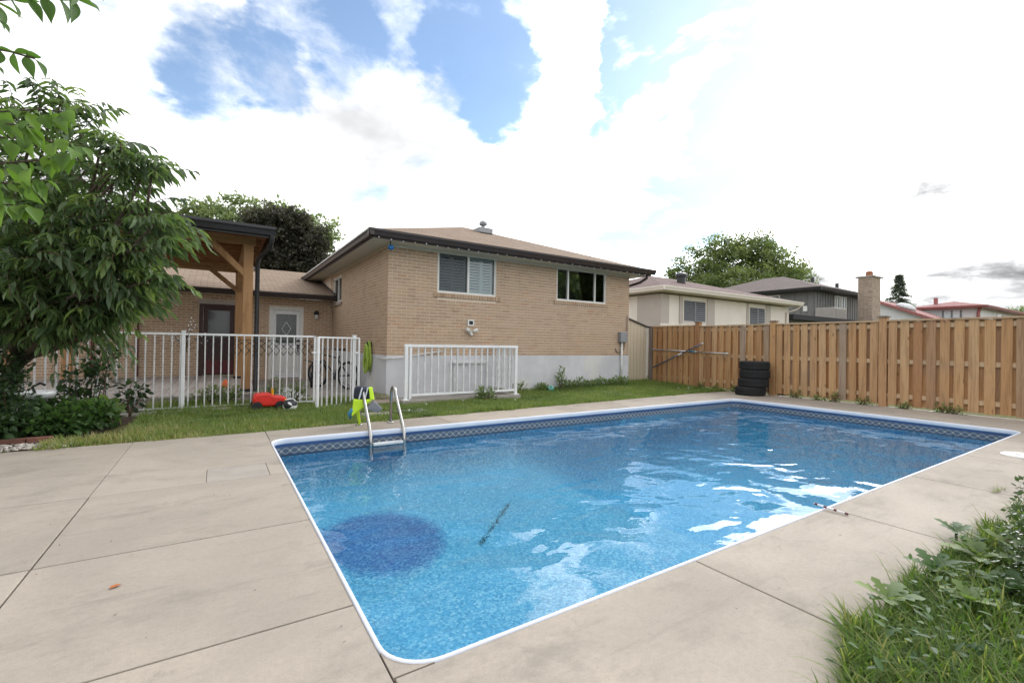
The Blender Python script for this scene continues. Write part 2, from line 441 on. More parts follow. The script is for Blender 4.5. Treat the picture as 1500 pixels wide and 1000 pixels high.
foliage('leaf_peach', (0.050, 0.088, 0.038), (0.090, 0.145, 0.055), (0.185, 0.255, 0.085), .42, .42, .55)
foliage('leaf_bright', (0.065, 0.130, 0.022), (0.10, 0.185, 0.030), (0.15, 0.25, 0.045), .45)
foliage('leaf_ash', (0.045, 0.100, 0.022), (0.070, 0.140, 0.03), (0.10, 0.18, 0.04), .45)
foliage('leaf_purple', (0.034, 0.034, 0.028), (0.056, 0.055, 0.044), (0.100, 0.095, 0.072), .3)
foliage('leaf_silver', (0.14, 0.18, 0.09), (0.20, 0.25, 0.13), (0.30, 0.35, 0.20), .4)
foliage('leaf_maple', (0.105, 0.145, 0.060), (0.160, 0.205, 0.085), (0.250, 0.290, 0.130), .45)
foliage('leaf_spruce', (0.11, 0.135, 0.115), (0.15, 0.175, 0.15), (0.20, 0.225, 0.195), .4)
foliage('leaf_shrub', (0.018, 0.040, 0.016), (0.032, 0.062, 0.022), (0.055, 0.095, 0.03), .25)
foliage('leaf_cover', (0.035, 0.075, 0.022), (0.055, 0.115, 0.03), (0.085, 0.155, 0.04), .3)
foliage('leaf_box', (0.035, 0.065, 0.022), (0.060, 0.100, 0.033), (0.13, 0.17, 0.07), .25, .3, .6)
foliage('leaf_weed', (0.090, 0.145, 0.050), (0.140, 0.210, 0.066), (0.23, 0.29, 0.11), .4)
foliage('grass_lawn', (0.120, 0.175, 0.045), (0.185, 0.255, 0.070), (0.40, 0.34, 0.17), .4)
foliage('grass_long', (0.060, 0.115, 0.024), (0.115, 0.195, 0.036), (0.29, 0.29, 0.105), .45)

t = NT('lawn_ground')
c = t.mix(t.ramp(t.noise(2.2, 6, .65), .35, .65), (0.085, 0.115, 0.030), (0.135, 0.115, 0.055))
t.done(t.principled(c, .95, 0, t.bump(t.noise(40, 4, .7), .6, .02), .1))

# vinyl liner: pebble print
t = NT('pool_liner')
v1 = t.voronoi(62.0, None, 'F1', 'Color')
sp = t.new('ShaderNodeSeparateColor'); t.l.new(v1, sp.inputs[0])
c = t.cramp(sp.outputs[0], [(0.0, (0.065, 0.34, 0.62)), (0.35, (0.105, 0.46, 0.75)), (0.7, (0.165, 0.56, 0.83)), (1.0, (0.35, 0.72, 0.90))])
c = t.mix(t.math('MULTIPLY', t.ramp(t.noise(1.1, 4, .6), .35, .7), .25), c, (0.11, 0.42, 0.64))
crease = t.ramp(t.noise(2.6, 3, .5, t.vec((1, .35, 1))), .497, .503)
t.done(t.principled(c, .55, 0, None, .3))

t = NT('floor_patch')
v1 = t.voronoi(62.0, None, 'F1', 'Color')
sp = t.new('ShaderNodeSeparateColor'); t.l.new(v1, sp.inputs[0])
c = t.cramp(sp.outputs[0], [(0.0, (0.03, 0.13, 0.38)), (0.5, (0.06, 0.22, 0.50)), (1.0, (0.16, 0.38, 0.64))])
c2 = t.cramp(sp.outputs[0], [(0.0, (0.065, 0.34, 0.62)), (0.35, (0.105, 0.46, 0.75)), (0.7, (0.165, 0.56, 0.83)), (1.0, (0.35, 0.72, 0.90))])
oc = t.new('ShaderNodeTexCoord').outputs['Generated']
vd = t.new('ShaderNodeVectorMath', operation='DISTANCE'); t.l.new(t.vec((1, 1, 0), src=oc), vd.inputs[0]); vd.inputs[1].default_value = (.5, .5, 0)
c = t.mix(t.ramp(t.math('ADD', vd.outputs['Value'], t.math('MULTIPLY', t.math('SUBTRACT', t.noise(14, 4, .7), .5), .16)), .34, .49), c, c2)   # dark blue fades into the liner colours at the rim
t.done(t.principled(c, .6, 0, None, .3))

# printed border of the liner: braided pale rings on dark blue
t = NT('liner_border')
uv = t.new('ShaderNodeUVMap').outputs[0]
s2 = t.new('ShaderNodeSeparateXYZ'); t.l.new(uv, s2.inputs[0])
U, V = s2.outputs[0], s2.outputs[1]
w1 = t.math('SINE', t.math('MULTIPLY', U, 2 * math.pi / 0.20))
a1 = t.math('ABSOLUTE', t.math('SUBTRACT', t.math('MULTIPLY', w1, 0.034), t.math('SUBTRACT', V, 0.065)))
a2 = t.math('ABSOLUTE', t.math('ADD', t.math('MULTIPLY', w1, 0.034), t.math('SUBTRACT', V, 0.065)))
band = t.math('MAXIMUM', t.ramp(a1, 0.005, 0.013, 1, 0), t.ramp(a2, 0.005, 0.013, 1, 0))
duv = t.math('SUBTRACT', t.math('FRACT', t.math('ADD', t.math('MULTIPLY', U, 10.0), 0.5)), 0.5)
dot = t.math('SQRT', t.math('ADD', t.math('POWER', t.math('MULTIPLY', duv, 0.1), 2.0), t.math('POWER', t.math('SUBTRACT', V, 0.065), 2.0)))
c = t.mix(t.math('MULTIPLY', t.noise(70, 3, .7), .7), (0.050, 0.085, 0.145), (0.115, 0.14, 0.17))
c = t.mix(t.math('MULTIPLY', band, .62), c, (0.30, 0.33, 0.35))
c = t.mix(t.math('MULTIPLY', t.ramp(dot, .010, .016, 1, 0), .8), c, (0.42, 0.40, 0.33))
edge = t.ramp(t.math('ABSOLUTE', t.math('SUBTRACT', V, 0.065)), .050, .056)
c = t.mix(edge, c, (0.025, 0.06, 0.17))
t.done(t.principled(c, .45, 0, None, .4))

# water: clear body, mirror-like skin
t = NT('pool_water')
v = t.vec((1.0, 1.35, 1), off=(2.0, 5.0, 0))
h1 = t.noise(1.5, 1.6, .42, v, 0.35)
h2 = t.noise(4.2, 2.0, .5, t.vec((1, 1.5, 1)), 0.4)
patch = t.ramp(t.noise(.42, 2, .5, t.vec((1, 1, 1), off=(1.0, 8.0, 0))), .35, .65, .45, 1.0)
h = t.math('ADD', t.math('MULTIPLY', h1, 1.0), t.math('MULTIPLY', t.math('MULTIPLY', h2, patch), 0.11))
nb = t.bump(h, 1.0, 0.043)
fr = t.new('ShaderNodeFresnel'); fr.inputs['IOR'].default_value = 1.333; t.l.new(nb, fr.inputs['Normal'])
tr = t.new('ShaderNodeBsdfTransparent')
gl = t.new('ShaderNodeBsdfGlossy'); gl.inputs['Roughness'].default_value = 0.0; t.l.new(nb, gl.inputs['Normal'])
m = t.new('ShaderNodeMixShader'); t.l.new(fr.outputs[0], m.inputs[0]); t.l.new(tr.outputs[0], m.inputs[1]); t.l.new(gl.outputs[0], m.inputs[2])
va = t.new('ShaderNodeVolumeAbsorption'); va.inputs['Color'].default_value = (0.30, 0.82, 0.95, 1); va.inputs['Density'].default_value = 0.17
t.l.new(va.outputs[0], t.out.inputs['Volume'])
t.done(m.outputs[0])

t = NT('window_glass')
fr = t.new('ShaderNodeFresnel'); fr.inputs['IOR'].default_value = 1.5
tr = t.new('ShaderNodeBsdfTransparent'); tr.inputs['Color'].default_value = (.86, .90, .90, 1)
gl = t.new('ShaderNodeBsdfGlossy'); gl.inputs['Roughness'].default_value = 0.02
m = t.new('ShaderNodeMixShader'); t.l.new(fr.outputs[0], m.inputs[0]); t.l.new(tr.outputs[0], m.inputs[1]); t.l.new(gl.outputs[0], m.inputs[2])
t.done(m.outputs[0])

t = NT('leaded_glass')
vo = t.new('ShaderNodeTexVoronoi', feature='DISTANCE_TO_EDGE'); vo.inputs['Scale'].default_value = 14
t.l.new(t.vec((1, 1, .6)), vo.inputs['Vector'])
c = t.mix(t.ramp(vo.outputs['Distance'], .02, .05), (0.13, 0.14, 0.14), (0.075, 0.09, 0.09))
t.done(t.principled(c, .18, 0, t.bump(t.noise(40), .2, .004), .5))

simple('dark_glass', (0.020, 0.022, 0.024), rough=.08, bump=0, spec=.5)
simple('chimney_brick', (0.42, 0.335, 0.27), (0.35, 0.28, 0.225), scale=9, rough=.9, bump=.3, vary=.16)

# ------------------------------------------------------------------ mesh helpers
WPOS = {}          # world offset of every object we make (objects are built in world coordinates)


def link(o, parent=None, w=(0, 0, 0)):
    COL.objects.link(o)
    if parent is not None:
        o.parent = parent
        o.matrix_parent_inverse = Matrix.Translation(-Vector(WPOS[parent.name]))
    WPOS[o.name] = tuple(w)
    return o


def tag(o, label=None, cat=None, group=None, kind=None):
    if label: o['label'] = label
    if cat: o['category'] = cat
    if group: o['group'] = group
    if kind: o['kind'] = kind
    return o


def thing(name, loc, label, cat, group=None):
    o = bpy.data.objects.new(name, None)
    o.location = loc; o.empty_display_size = 0.2
    link(o, None, loc)
    return tag(o, label, cat, group)


class MB:
    def __init__(self):
        self.v, self.f, self.uv = [], [], None

    def add(self, vs_, fs_):
        b = len(self.v)
        self.v.extend(tuple(map(float, p)) for p in vs_)
        self.f.extend(tuple(b + i for i in q) for q in fs_)
        return self

    def box(self, x0, x1, y0, y1, z0, z1):
        return self.add([(x0, y0, z0), (x1, y0, z0), (x1, y1, z0), (x0, y1, z0), (x0, y0, z1), (x1, y0, z1), (x1, y1, z1), (x0, y1, z1)],
                        [(0, 3, 2, 1), (4, 5, 6, 7), (0, 1, 5, 4), (1, 2, 6, 5), (2, 3, 7, 6), (3, 0, 4, 7)])

    def bar(self, p, q, w, h, up=(0, 0, 1)):
        p, q, up = Vector(p), Vector(q), Vector(up)
        d = (q - p).normalized(); s = d.cross(up).normalized(); u = s.cross(d)
        s, u = s * (w / 2), u * (h / 2)
        vs_ = [p - s - u, p + s - u, p + s + u, p - s + u, q - s - u, q + s - u, q + s + u, q - s + u]
        return self.add(vs_, [(0, 1, 2, 3), (4, 7, 6, 5), (0, 4, 5, 1), (1, 5, 6, 2), (2, 6, 7, 3), (3, 7, 4, 0)])

    def prism(self, pts, vec):
        n = len(pts); vec = Vector(vec)
        a = [Vector(p) for p in pts]; b = [p + vec for p in a]
        fs_ = [tuple(range(n))[::-1], tuple(range(n, 2 * n))]
        fs_ += [(i, (i + 1) % n, n + (i + 1) % n, n + i) for i in range(n)]
        return self.add(a + b, fs_)

    def tube(self, pts, r, seg=8, caps=True, closed=False):
        pts = [Vector(p) for p in pts]; n = len(pts)
        rs = r if isinstance(r, (list, tuple)) else [r] * n
        base = len(self.v); prev = None
        for i, p in enumerate(pts):
            if closed: d = pts[(i + 1) % n] - pts[i - 1]
            else: d = pts[min(i + 1, n - 1)] - pts[max(i - 1, 0)]
            d = d.normalized() if d.length > 1e-9 else Vector((0, 0, 1))
            if prev is None:
                a = Vector((0, 0, 1)) if abs(d.z) < .9 else Vector((1, 0, 0))
                s = d.cross(a).normalized()
            else:
                s = prev - d * prev.dot(d)
                s = s.normalized() if s.length > 1e-6 else d.orthogonal().normalized()
            prev = s; u = d.cross(s)
            for k in range(seg):
                an = 2 * math.pi * k / seg
                self.v.append(tuple(p + (s * math.cos(an) + u * math.sin(an)) * rs[i]))
        m = n if closed else n - 1
        for i in range(m):
            j = (i + 1) % n
            for k in range(seg):
                k2 = (k + 1) % seg
                self.f.append((base + i * seg + k, base + i * seg + k2, base + j * seg + k2, base + j * seg + k))
        if caps and not closed:
            self.f.append(tuple(base + k for k in range(seg))[::-1])
            self.f.append(tuple(base + (n - 1) * seg + k for k in range(seg)))
        return self

    def lathe(self, prof, c=(0, 0, 0), seg=24, axis=None, close=False):
        """profile of (radius, height) turned about an axis through c"""
        c = Vector(c); ax = Vector(axis or (0, 0, 1)).normalized()
        s = ax.orthogonal().normalized(); u = ax.cross(s)
        base = len(self.v); n = len(prof)
        for rr_, hh in prof:
            for k in range(seg):
                an = 2 * math.pi * k / seg
                self.v.append(tuple(c + ax * hh + (s * math.cos(an) + u * math.sin(an)) * rr_))
        for i in range(n if close else n - 1):
            j = (i + 1) % n
            for k in range(seg):
                k2 = (k + 1) % seg
                self.f.append((base + i * seg + k, base + i * seg + k2, base + j * seg + k2, base + j * seg + k))
        if not close:
            self.f.append(tuple(base + k for k in range(seg))[::-1])
            self.f.append(tuple(base + (n - 1) * seg + k for k in range(seg)))
        return self

    def ball(self, c, r, seg=12, rings=8, sc=(1, 1, 1)):
        c = Vector(c)
        prof = [(max(1e-4, math.sin(math.pi * i / rings)) * r, -math.cos(math.pi * i / rings) * r) for i in range(rings + 1)]
        b = len(self.v); self.lathe(prof, (0, 0, 0), seg)
        for i in range(b, len(self.v)):
            p = self.v[i]; self.v[i] = (c.x + p[0] * sc[0], c.y + p[1] * sc[1], c.z + p[2] * sc[2])
        return self

    def poly(self, pts):
        return self.add(pts, [tuple(range(len(pts)))])

    def mesh(self, name, mat=None, smooth=False, uvs=None):
        me = bpy.data.meshes.new(name)
        me.from_pydata(self.v, [], self.f)
        if uvs is not None:
            lay = me.uv_layers.new(name='UVMap')
            for lp in me.loops: lay.data[lp.index].uv = uvs[lp.vertex_index]
        if mat: me.materials.append(MATS[mat])
        if smooth:
            me.polygons.foreach_set('use_smooth', [True] * len(me.polygons))
        me.update()
        return me

    def build(self, name, mat, parent=None, smooth=False, uvs=None, bevel=0.0, sharp=None):
        o = bpy.data.objects.new(name, self.mesh(name, mat, smooth, uvs))
        link(o, parent)
        if bevel:
            m = o.modifiers.new('bevel', 'BEVEL'); m.width = bevel; m.segments = 2; m.limit_method = 'ANGLE'
        if smooth and sharp is not None:
            o.data.set_sharp_from_angle(angle=math.radians(sharp))
        return o


def struct(name, mb, mat, parent=None, **k):
    o = mb.build(name, mat, parent, **k)
    if parent is None: o['kind'] = 'structure'
    return o


def inst(name, mesh, loc, parent, rot=(0, 0, 0), scale=(1, 1, 1)):
    o = bpy.data.objects.new(name, mesh)
    o.location = loc; o.rotation_euler = rot; o.scale = scale
    return link(o, parent, loc)


# leaves, blades: one template repeated with numpy into one mesh
def scatter_mesh(name, tv, tf, P, D, U, L, Wd, tint, mat):
    tv = np.asarray(tv, float); k = len(tv); N = len(P)
    P, D, U = np.asarray(P, float), np.asarray(D, float), np.asarray(U, float)
    D = D / np.maximum(np.linalg.norm(D, axis=1, keepdims=True), 1e-9)
    S = np.cross(D, U); S /= np.maximum(np.linalg.norm(S, axis=1, keepdims=True), 1e-9)
    U = np.cross(S, D)
    L, Wd = np.broadcast_to(L, (N,)), np.broadcast_to(Wd, (N,))
    V = (P[:, None] + L[:, None, None] * tv[None, :, 0:1] * D[:, None] + Wd[:, None, None] * tv[None, :, 1:2] * S[:, None]
         + L[:, None, None] * tv[None, :, 2:3] * U[:, None]).reshape(-1, 3)
    off = np.arange(N) * k
    sizes = np.array([len(f) for f in tf]); flat = np.concatenate([np.asarray(f) for f in tf])
    loops = (off[:, None] + flat[None]).reshape(-1)
    tot = np.tile(sizes, N); start = np.concatenate([[0], np.cumsum(tot)[:-1]])
    me = bpy.data.meshes.new(name)
    me.vertices.add(len(V)); me.vertices.foreach_set('co', V.astype(np.float32).ravel())
    me.loops.add(len(loops)); me.loops.foreach_set('vertex_index', loops.astype(np.int32))
    me.polygons.add(len(tot)); me.polygons.foreach_set('loop_start', start.astype(np.int32))
    me.polygons.foreach_set('loop_total', tot.astype(np.int32))
    at_ = me.attributes.new('tint', 'FLOAT', 'POINT')
    at_.data.foreach_set('value', np.repeat(np.broadcast_to(tint, (N,)), k).astype(np.float32))
    me.update(calc_edges=True)
    me.materials.append(MATS[mat])
    return me


def scatter(name, tv, tf, P, D, U, L, Wd, tint, mat, parent=None):
    o = bpy.data.objects.new(name, scatter_mesh(name, tv, tf, P, D, U, L, Wd, tint, mat))
    return link(o, parent)


BLADE = ([(0, -.5, 0), (0, .5, 0), (.45, -.4, .06), (.45, .4, .06), (.8, -.22, .22), (.8, .22, .22), (1, 0, .38)],
         [(0, 1, 3, 2), (2, 3, 5, 4), (4, 5, 6)])
SHORT = ([(0, -.5, 0), (0, .5, 0), (.55, -.35, .08), (.55, .35, .08), (1, 0, .25)], [(0, 1, 3, 2), (2, 3, 4)])
LANCE = ([(0, 0, 0), (.28, -.45, .05), (.28, 0, -.01), (.28, .45, .05), (.65, -.36, 0), (.65, 0, -.06), (.65, .36, 0), (1, 0, -.20)],
         [(0, 2, 1), (0, 3, 2), (1, 2, 5, 4), (2, 3, 6, 5), (4, 5, 7), (5, 6, 7)])
OVAL = ([(0, 0, 0), (.3, -.46, .06), (.32, 0, 0), (.3, .46, .06), (.7, -.38, .03), (.7, 0, -.03), (.7, .38, .03), (1, 0, -.08)],
        [(0, 2, 1), (0, 3, 2), (1, 2, 5, 4), (2, 3, 6, 5), (4, 5, 7), (5, 6, 7)])
CLUMP = ([(0, -.3, 0), (.5, -.5, .12), (1, 0, -.05), (.5, .5, .12)], [(0, 1, 2), (0, 2, 3)])


def unit(a):
    return a / np.maximum(np.linalg.norm(a, axis=-1, keepdims=True), 1e-9)


# ------------------------------------------------------------------ ground and lawn
PX0, PX1, PY0, PY1, PR = 0.55, 10.25, 1.60, 6.20, 0.20      # pool edge
WATER_Z = -0.19


def pool_path(off=0.0, n=8):
    x0, x1, y0, y1, r = PX0 - off, PX1 + off, PY0 - off, PY1 + off, max(PR + off, .02)
    pts = []
    for cx, cy_, a0 in ((x1 - r, y0 + r, -90), (x1 - r, y1 - r, 0), (x0 + r, y1 - r, 90), (x0 + r, y0 + r, 180)):
        for i in range(n + 1):
            a = math.radians(a0 + 90 * i / n)
            pts.append((cx + r * math.cos(a), cy_ + r * math.sin(a)))
    return pts


g = MB()
B = 420.0
for x0, x1, y0, y1 in ((-B, PX0 - .08, -B, B), (PX1 + .08, B, -B, B), (PX0 - .08, PX1 + .08, -B, PY0 - .08), (PX0 - .08, PX1 + .08, PY1 + .08, B)):
    g.poly([(x0, y0, -.12), (x1, y0, -.12), (x1, y1, -.12), (x0, y1, -.12)])
struct('ground', g, 'lawn_ground')

lawn = MB()
NX, NY = 46, 26
xs = np.linspace(-7, 16, NX); ys = np.linspace(6.6, 24, NY)
for j in range(NY):
    for i in range(NX):
        zz_ = -0.02 + 0.035 * max(0, min(1, (ys[j] - 6.9) / 2.2)) + random.uniform(-.008, .008)
        lawn.v.append((xs[i], ys[j], zz_))
for j in range(NY - 1):
    for i in range(NX - 1):
        a = j * NX + i; lawn.f.append((a, a + 1, a + NX + 1, a + NX))
struct('lawn', lawn, 'lawn_ground', smooth=True)

# concrete deck: slabs with open joints over a dark bed
bed = MB()
for x0, x1, y0, y1 in ((-9, PX0 - .03, -5, 6.7), (PX0 - .03, 12.4, -5, PY0 - .03), (PX1 + .03, 12.2, PY0 - .03, 7.2), (PX0 - .03, PX1 + .03, PY1 + .03, 6.7)):
    bed.poly([(x0, y0, -.022), (x1, y0, -.022), (x1, y1, -.022), (x0, y1, -.022)])
deck = struct('pool_deck', bed, 'joint_filler')


def far_y(x):
    return 6.80 + 0.055 * max(0, min(x, 12))


def slab(pts, z=0.0, mat='concrete', name='slab', g_=0.0045):
    cxm = sum(p[0] for p in pts) / len(pts); cym = sum(p[1] for p in pts) / len(pts)
    q = []
    for x, y in pts:
        q.append((x + (g_ if x < cxm else -g_), y + (g_ if y < cym else -g_), z - .07))
    m = MB().prism(q, (0, 0, .07))
    o = m.build(name, mat, deck, bevel=.004)
    return o


def corner_fill(cx, cy_, sx, sy):
    """deck piece between the square corner and the rounded edge of the pool"""
    pts = [(cx, cy_)]
    for i in range(9):
        a = math.radians(90 * i / 8)
        pts.append((cx + sx * PR * (1 - math.sin(a)), cy_ + sy * PR * (1 - math.cos(a))))
    return pts


def rect(x0, x1, y0, y1): return [(x0, y0), (x1, y0), (x1, y1), (x0, y1)]


rows = [-5, .95, 2.14, 3.32, 4.60, 6.80]
for i in range(5):
    a, b = rows[i], rows[i + 1]
    slab(rect(-3.2, -.79, a, b)); slab(rect(-9, -3.2, a, b))
for a, b in ((2.14, 3.32), (3.32, 4.60)):
    slab(rect(-.79, PX0 - .002, a, b))
slab(rect(-.79, PX0 - .002, .95, 2.14))
slab(rect(-.79, PX0 - .002, -5, .95))
# around the small square access cover
slab([(-.79, 4.60), (-.06, 4.60), (-.06, 5.08), (.42, 5.08), (.42, 4.60), (PX0 - .002, 4.60), (PX0 - .002, 6.80), (-.79, 6.80)], g_=0.0)
slab(rect(-.055, .415, 4.605, 5.075), z=-.001, mat='concrete_patch', g_=-.002)
slab(rect(PX0, 2.28, .60, PY0 - .002)); slab(rect(PX0, 1.55, -5, .60))
for a, b in ((2.28, 3.90), (3.90, 5.6), (5.6, 7.3), (7.3, 9.0), (9.0, PX1 + .3)):
    slab(rect(a, b, .72, PY0 - .002))
slab(rect(PX1 + .3, 12.15, .55, PY0))
for a, b in ((PY0, 3.9), (3.9, PY1)):
    slab(rect(PX1 + .002, 12.06, a, b))
for a, b in ((PX0, 3.0), (3.0, 5.4), (5.4, 7.9), (7.9, PX1)):
    slab([(a, PY1 + .002), (b, PY1 + .002), (b, far_y(b)), (a, far_y(a))])
slab([(PX1, PY1), (12.06, PY1), (12.0, 7.30), (PX1, far_y(PX1))])
for cx, cy_, sx, sy in ((PX0, PY0, 1, 1), (PX1, PY0, -1, 1), (PX1, PY1, -1, -1), (PX0, PY1, 1, -1)):
    MB().prism([(x, y, -.07) for x, y in corner_fill(cx, cy_, sx, sy)][::(1 if sx * sy < 0 else -1)], (0, 0, .0695)).build('slab_corner', 'concrete', deck)

# ------------------------------------------------------------------ swimming pool
pool = thing('swimming_pool', (5.4, 3.9, 0), 'in-ground rectangular swimming pool with blue vinyl liner and white coping', 'pool')


def sweep(profile, closed_profile=False):
    """profile of (outward offset, z) swept round the pool edge -> verts, faces, uvs"""
    m = MB(); uvs = []
    rings = [pool_path(o) for o, _ in profile]
    n = len(rings[0])
    base_path = pool_path(0); s = [0.0]
    for i in range(1, n): s.append(s[-1] + math.dist(base_path[i], base_path[i - 1]))
    s.append(s[-1] + math.dist(base_path[0], base_path[-1]))
    for (o, z), ring in zip(profile, rings):
        for i in range(n + 1):
            x, y = ring[i % n]; m.v.append((x, y, z)); uvs.append((s[i], -z))
    for k in range(len(profile) - 1):
        for i in range(n):
            a = k * (n + 1) + i
            m.f.append((a, a + 1, a + n + 2, a + n + 1))
    return m, uvs


m, _u_ = sweep([(.004, -.02), (.004, .003), (.0, .007), (-.008, .007), (-.014, .001), (-.016, -.018), (-.015, -.050), (-.009, -.062), (.0, -.064)])
m.build('coping', 'coping_white', pool, smooth=True)
m, u_ = sweep([(-.003, -.058), (-.003, -.084)]); m.build('liner_rim', 'liner_band_blue', pool)
m, u_ = sweep([(-.003, -.084), (-.003, -.214)])
u_ = [(a, b - .084) for a, b in u_]
m.build('border_band', 'liner_border', pool, uvs=u_)
m, u_ = sweep([(-.003, -.214), (-.003, -1.75)]); m.build('pool_wall', 'pool_liner', pool)

SHALLOW = -0.68


def floor_z(x, y):
    tx = max(0, min(1, (x - 3.95) / 1.3)); tx2 = max(0, min(1, (PX1 - x) / 1.1))
    ty = max(0, min(1, min(y - PY0, PY1 - y) / .75))
    z = SHALLOW - 0.62 * tx * min(tx2, 1) * (0.35 + .65 * ty)
    e = max(0, 1 - min(x - PX0, PX1 - x, y - PY0, PY1 - y) / .50)
    return z + (-.26 - z) * (1 - math.sqrt(max(0, 1 - min(e, 1) ** 2)))


fm = MB(); nx, ny = 195, 93
xs = np.linspace(PX0 - .01, PX1 + .01, nx); ys = np.linspace(PY0 - .01, PY1 + .01, ny)
for y in ys:
    for x in xs: fm.v.append((x, y, floor_z(x, y)))
for j in range(ny - 1):
    for i in range(nx - 1):
        a = j * nx + i; fm.f.append((a, a + 1, a + nx + 1, a + nx))
fm.build('pool_floor', 'pool_liner', pool, smooth=True)

pts = pool_path(-.006)
wm = MB().prism([(x, y, -1.9) for x, y in pts], (0, 0, 1.9 + WATER_Z))
struct('water', wm, 'pool_water')

# dark round patch: thin sheet over the shallow floor, fading to liner colour
mp = []
for i in range(40):
    a = 2 * math.pi * i / 40
    k = 1 + .035 * math.sin(3 * a + .6) + .025 * math.sin(7 * a)
    mp.append((1.33 + .66 * k * math.cos(a) + .05 * math.sin(a), 4.34 + .84 * k * math.sin(a), SHALLOW - .002))
mm_ = MB(); cxm, cym = 1.33, 4.34
mm_.v = [(cxm, cym, floor_z(cxm, cym) + .006)]
for k in range(1, 13):
    for x_, y_, _z in mp:
        X, Y = cxm + (x_ - cxm) * k / 12, cym + (y_ - cym) * k / 12
        mm_.v.append((X, Y, floor_z(X, Y) + (.008 if k < 12 else .001)))
n_m = len(mp)
mm_.f = [(0, 1 + i, 1 + (i + 1) % n_m) for i in range(n_m)]
for k in range(11):
    for i in range(n_m):
        a, b = 1 + k * n_m + i, 1 + k * n_m + (i + 1) % n_m; mm_.f.append((a, a + n_m, b + n_m, b))
tag(mm_.build('floor_patch', 'floor_patch', smooth=True), 'dark blue round patch on the floor of the pool', 'mat')
# streak of settled debris on the floor
dp = RNG.random((260, 3)); a0, a1 = np.array([2.10, 3.74]), np.array([2.95, 4.56])
P = np.zeros((260, 3)); P[:, :2] = a0 + (a1 - a0) * dp[:, :1] + RNG.normal(0, .016, (260, 2)); P[:, 2] = SHALLOW + .006
ang = RNG.random(260) * 6.28
tag(scatter('leaf_debris', *SHORT, P, np.c_[np.cos(ang), np.sin(ang), ang * 0], np.tile([0, 0, 1.], (260, 1)), RNG.uniform(.010, .030, 260), RNG.uniform(.004, .009, 260), 0.2, 'leaf_shrub'),
    'streak of dark leaf debris settled on the floor of the pool', 'debris', kind='stuff')

# ------------------------------------------------------------------ brick house
HX0, HX1, HY0, HY1 = 3.0, 10.24, 9.5, 17.0
BZ0, BZ1 = 0.92, 3.27
COURSE, BLEN = 0.0698, 0.212
house = thing('brick_house', (6.6, 13, 0), 'tan brick split-level house with hipped brown roof and low side wing', 'house')
MB().box(HX0 - .006, HX1 + .004, HY0 - .006, HY1, -.1, BZ0).build('foundation', 'foundation', house)


def wall_cells(u0, u1, z0, z1, openings):
    us = sorted({u0, u1, *[o[0] for o in openings], *[o[1] for o in openings]})
    zs = sorted({z0, z1, *[o[2] for o in openings], *[o[3] for o in openings]})
    for a, b in zip(us, us[1:]):
        for c_, d in zip(zs, zs[1:]):
            if any(o[0] <= (a + b) / 2 <= o[1] and o[2] <= (c_ + d) / 2 <= o[3] for o in openings): continue
            yield a, b, c_, d


W1 = (4.13, 5.66, 2.335, 3.265); W2 = (7.52, 9.31, 2.38, 3.26); WS = (13.80, 14.90, 2.36, 3.12)
m = MB()
for a, b, c_, d in wall_cells(HX0 + .01, HX1 - .002, BZ0, BZ1, [W1, W2]):
    m.box(a, b, HY0 + .008, HY0 + .14, c_, d)
m.build('wall', 'mortar', house)
m = MB()
for a, b, c_, d in wall_cells(HY0 + .141, HY1, BZ0, BZ1, [WS]):
    m.box(HX0 + .008, HX0 + .14, a, b, c_, d)
m.box(HX1 - .14, HX1 - .002, HY0 + .141, HY1, BZ0, BZ1)
m.box(HX0 + .141, HX1 - .141, HY1 - .14, HY1, BZ0, BZ1)
m.build('wall', 'mortar', house)


def course_bricks(u0, u1, z0, z1, openings, corner_head=True):
    """(u_left, u_right, z_low, z_high, row) of every brick of a running-bond wall, cut at openings"""
    n = int(round((z1 - z0) / COURSE)); j = .014
    for k in range(n):
        zl = z0 + k * COURSE + .006; zh = z0 + (k + 1) * COURSE - .0085
        if zh > z1: break
        u = u0 - (BLEN / 2 if k % 2 else 0)
        while u < u1:
            a, b = max(u, u0), min(u + BLEN - j, u1); u += BLEN
            spans = [(a, b)]
            for o in openings:
                if zh > o[2] and zl < o[3]:
                    ns = []
                    for s0, s1 in spans:
                        if s1 <= o[0] or s0 >= o[1]: ns.append((s0, s1)); continue
                        if s0 < o[0]: ns.append((s0, o[0]))
                        if s1 > o[1]: ns.append((o[1], s1))
                    spans = ns
            for s0, s1 in spans:
                if s1 - s0 > .025: yield s0, s1, zl, zh, k


OP1 = [(W1[0] - .01, W1[1] + .01, W1[2] - .11, W1[3] + .1), (W2[0] - .01, W2[1] + .01, W2[2] - .11, W2[3] + .1)]
back = list(course_bricks(HX0, HX1, BZ0, BZ1, OP1))
near_b = sorted(back, key=lambda q: q[1])[:300]
near_set = set(near_b)
cache = {}
for s0, s1, zl, zh, k in near_b:
    ln = round(s1 - s0, 3)
    if ln not in cache:
        cache[ln] = MB().box(0, ln, 0, .03, 0, zh - zl).mesh('brick', 'brick_face')
    inst('brick', cache[ln], (s0, HY0 + random.uniform(-.0015, .0015), zl + random.uniform(-.001, .001)), house)
m = MB()
for q in back:
    if q in near_set: continue
    dy = random.uniform(-.0015, .0015)
    m.box(q[0], q[1], HY0 + dy, HY0 + .03, q[2], q[3])
OPS = [(WS[0] - .01, WS[1] + .01, WS[2] - .10, WS[3] + .02)]
for q in course_bricks(HY0 + .034, 15.3, BZ0, BZ1, OPS):
    dx = random.uniform(-.0015, .0015)
    m.box(HX0 + dx, HX0 + .03, q[0], q[1], q[2], q[3])
tag(m.build('bricks', 'brick_face', house), kind='stuff')


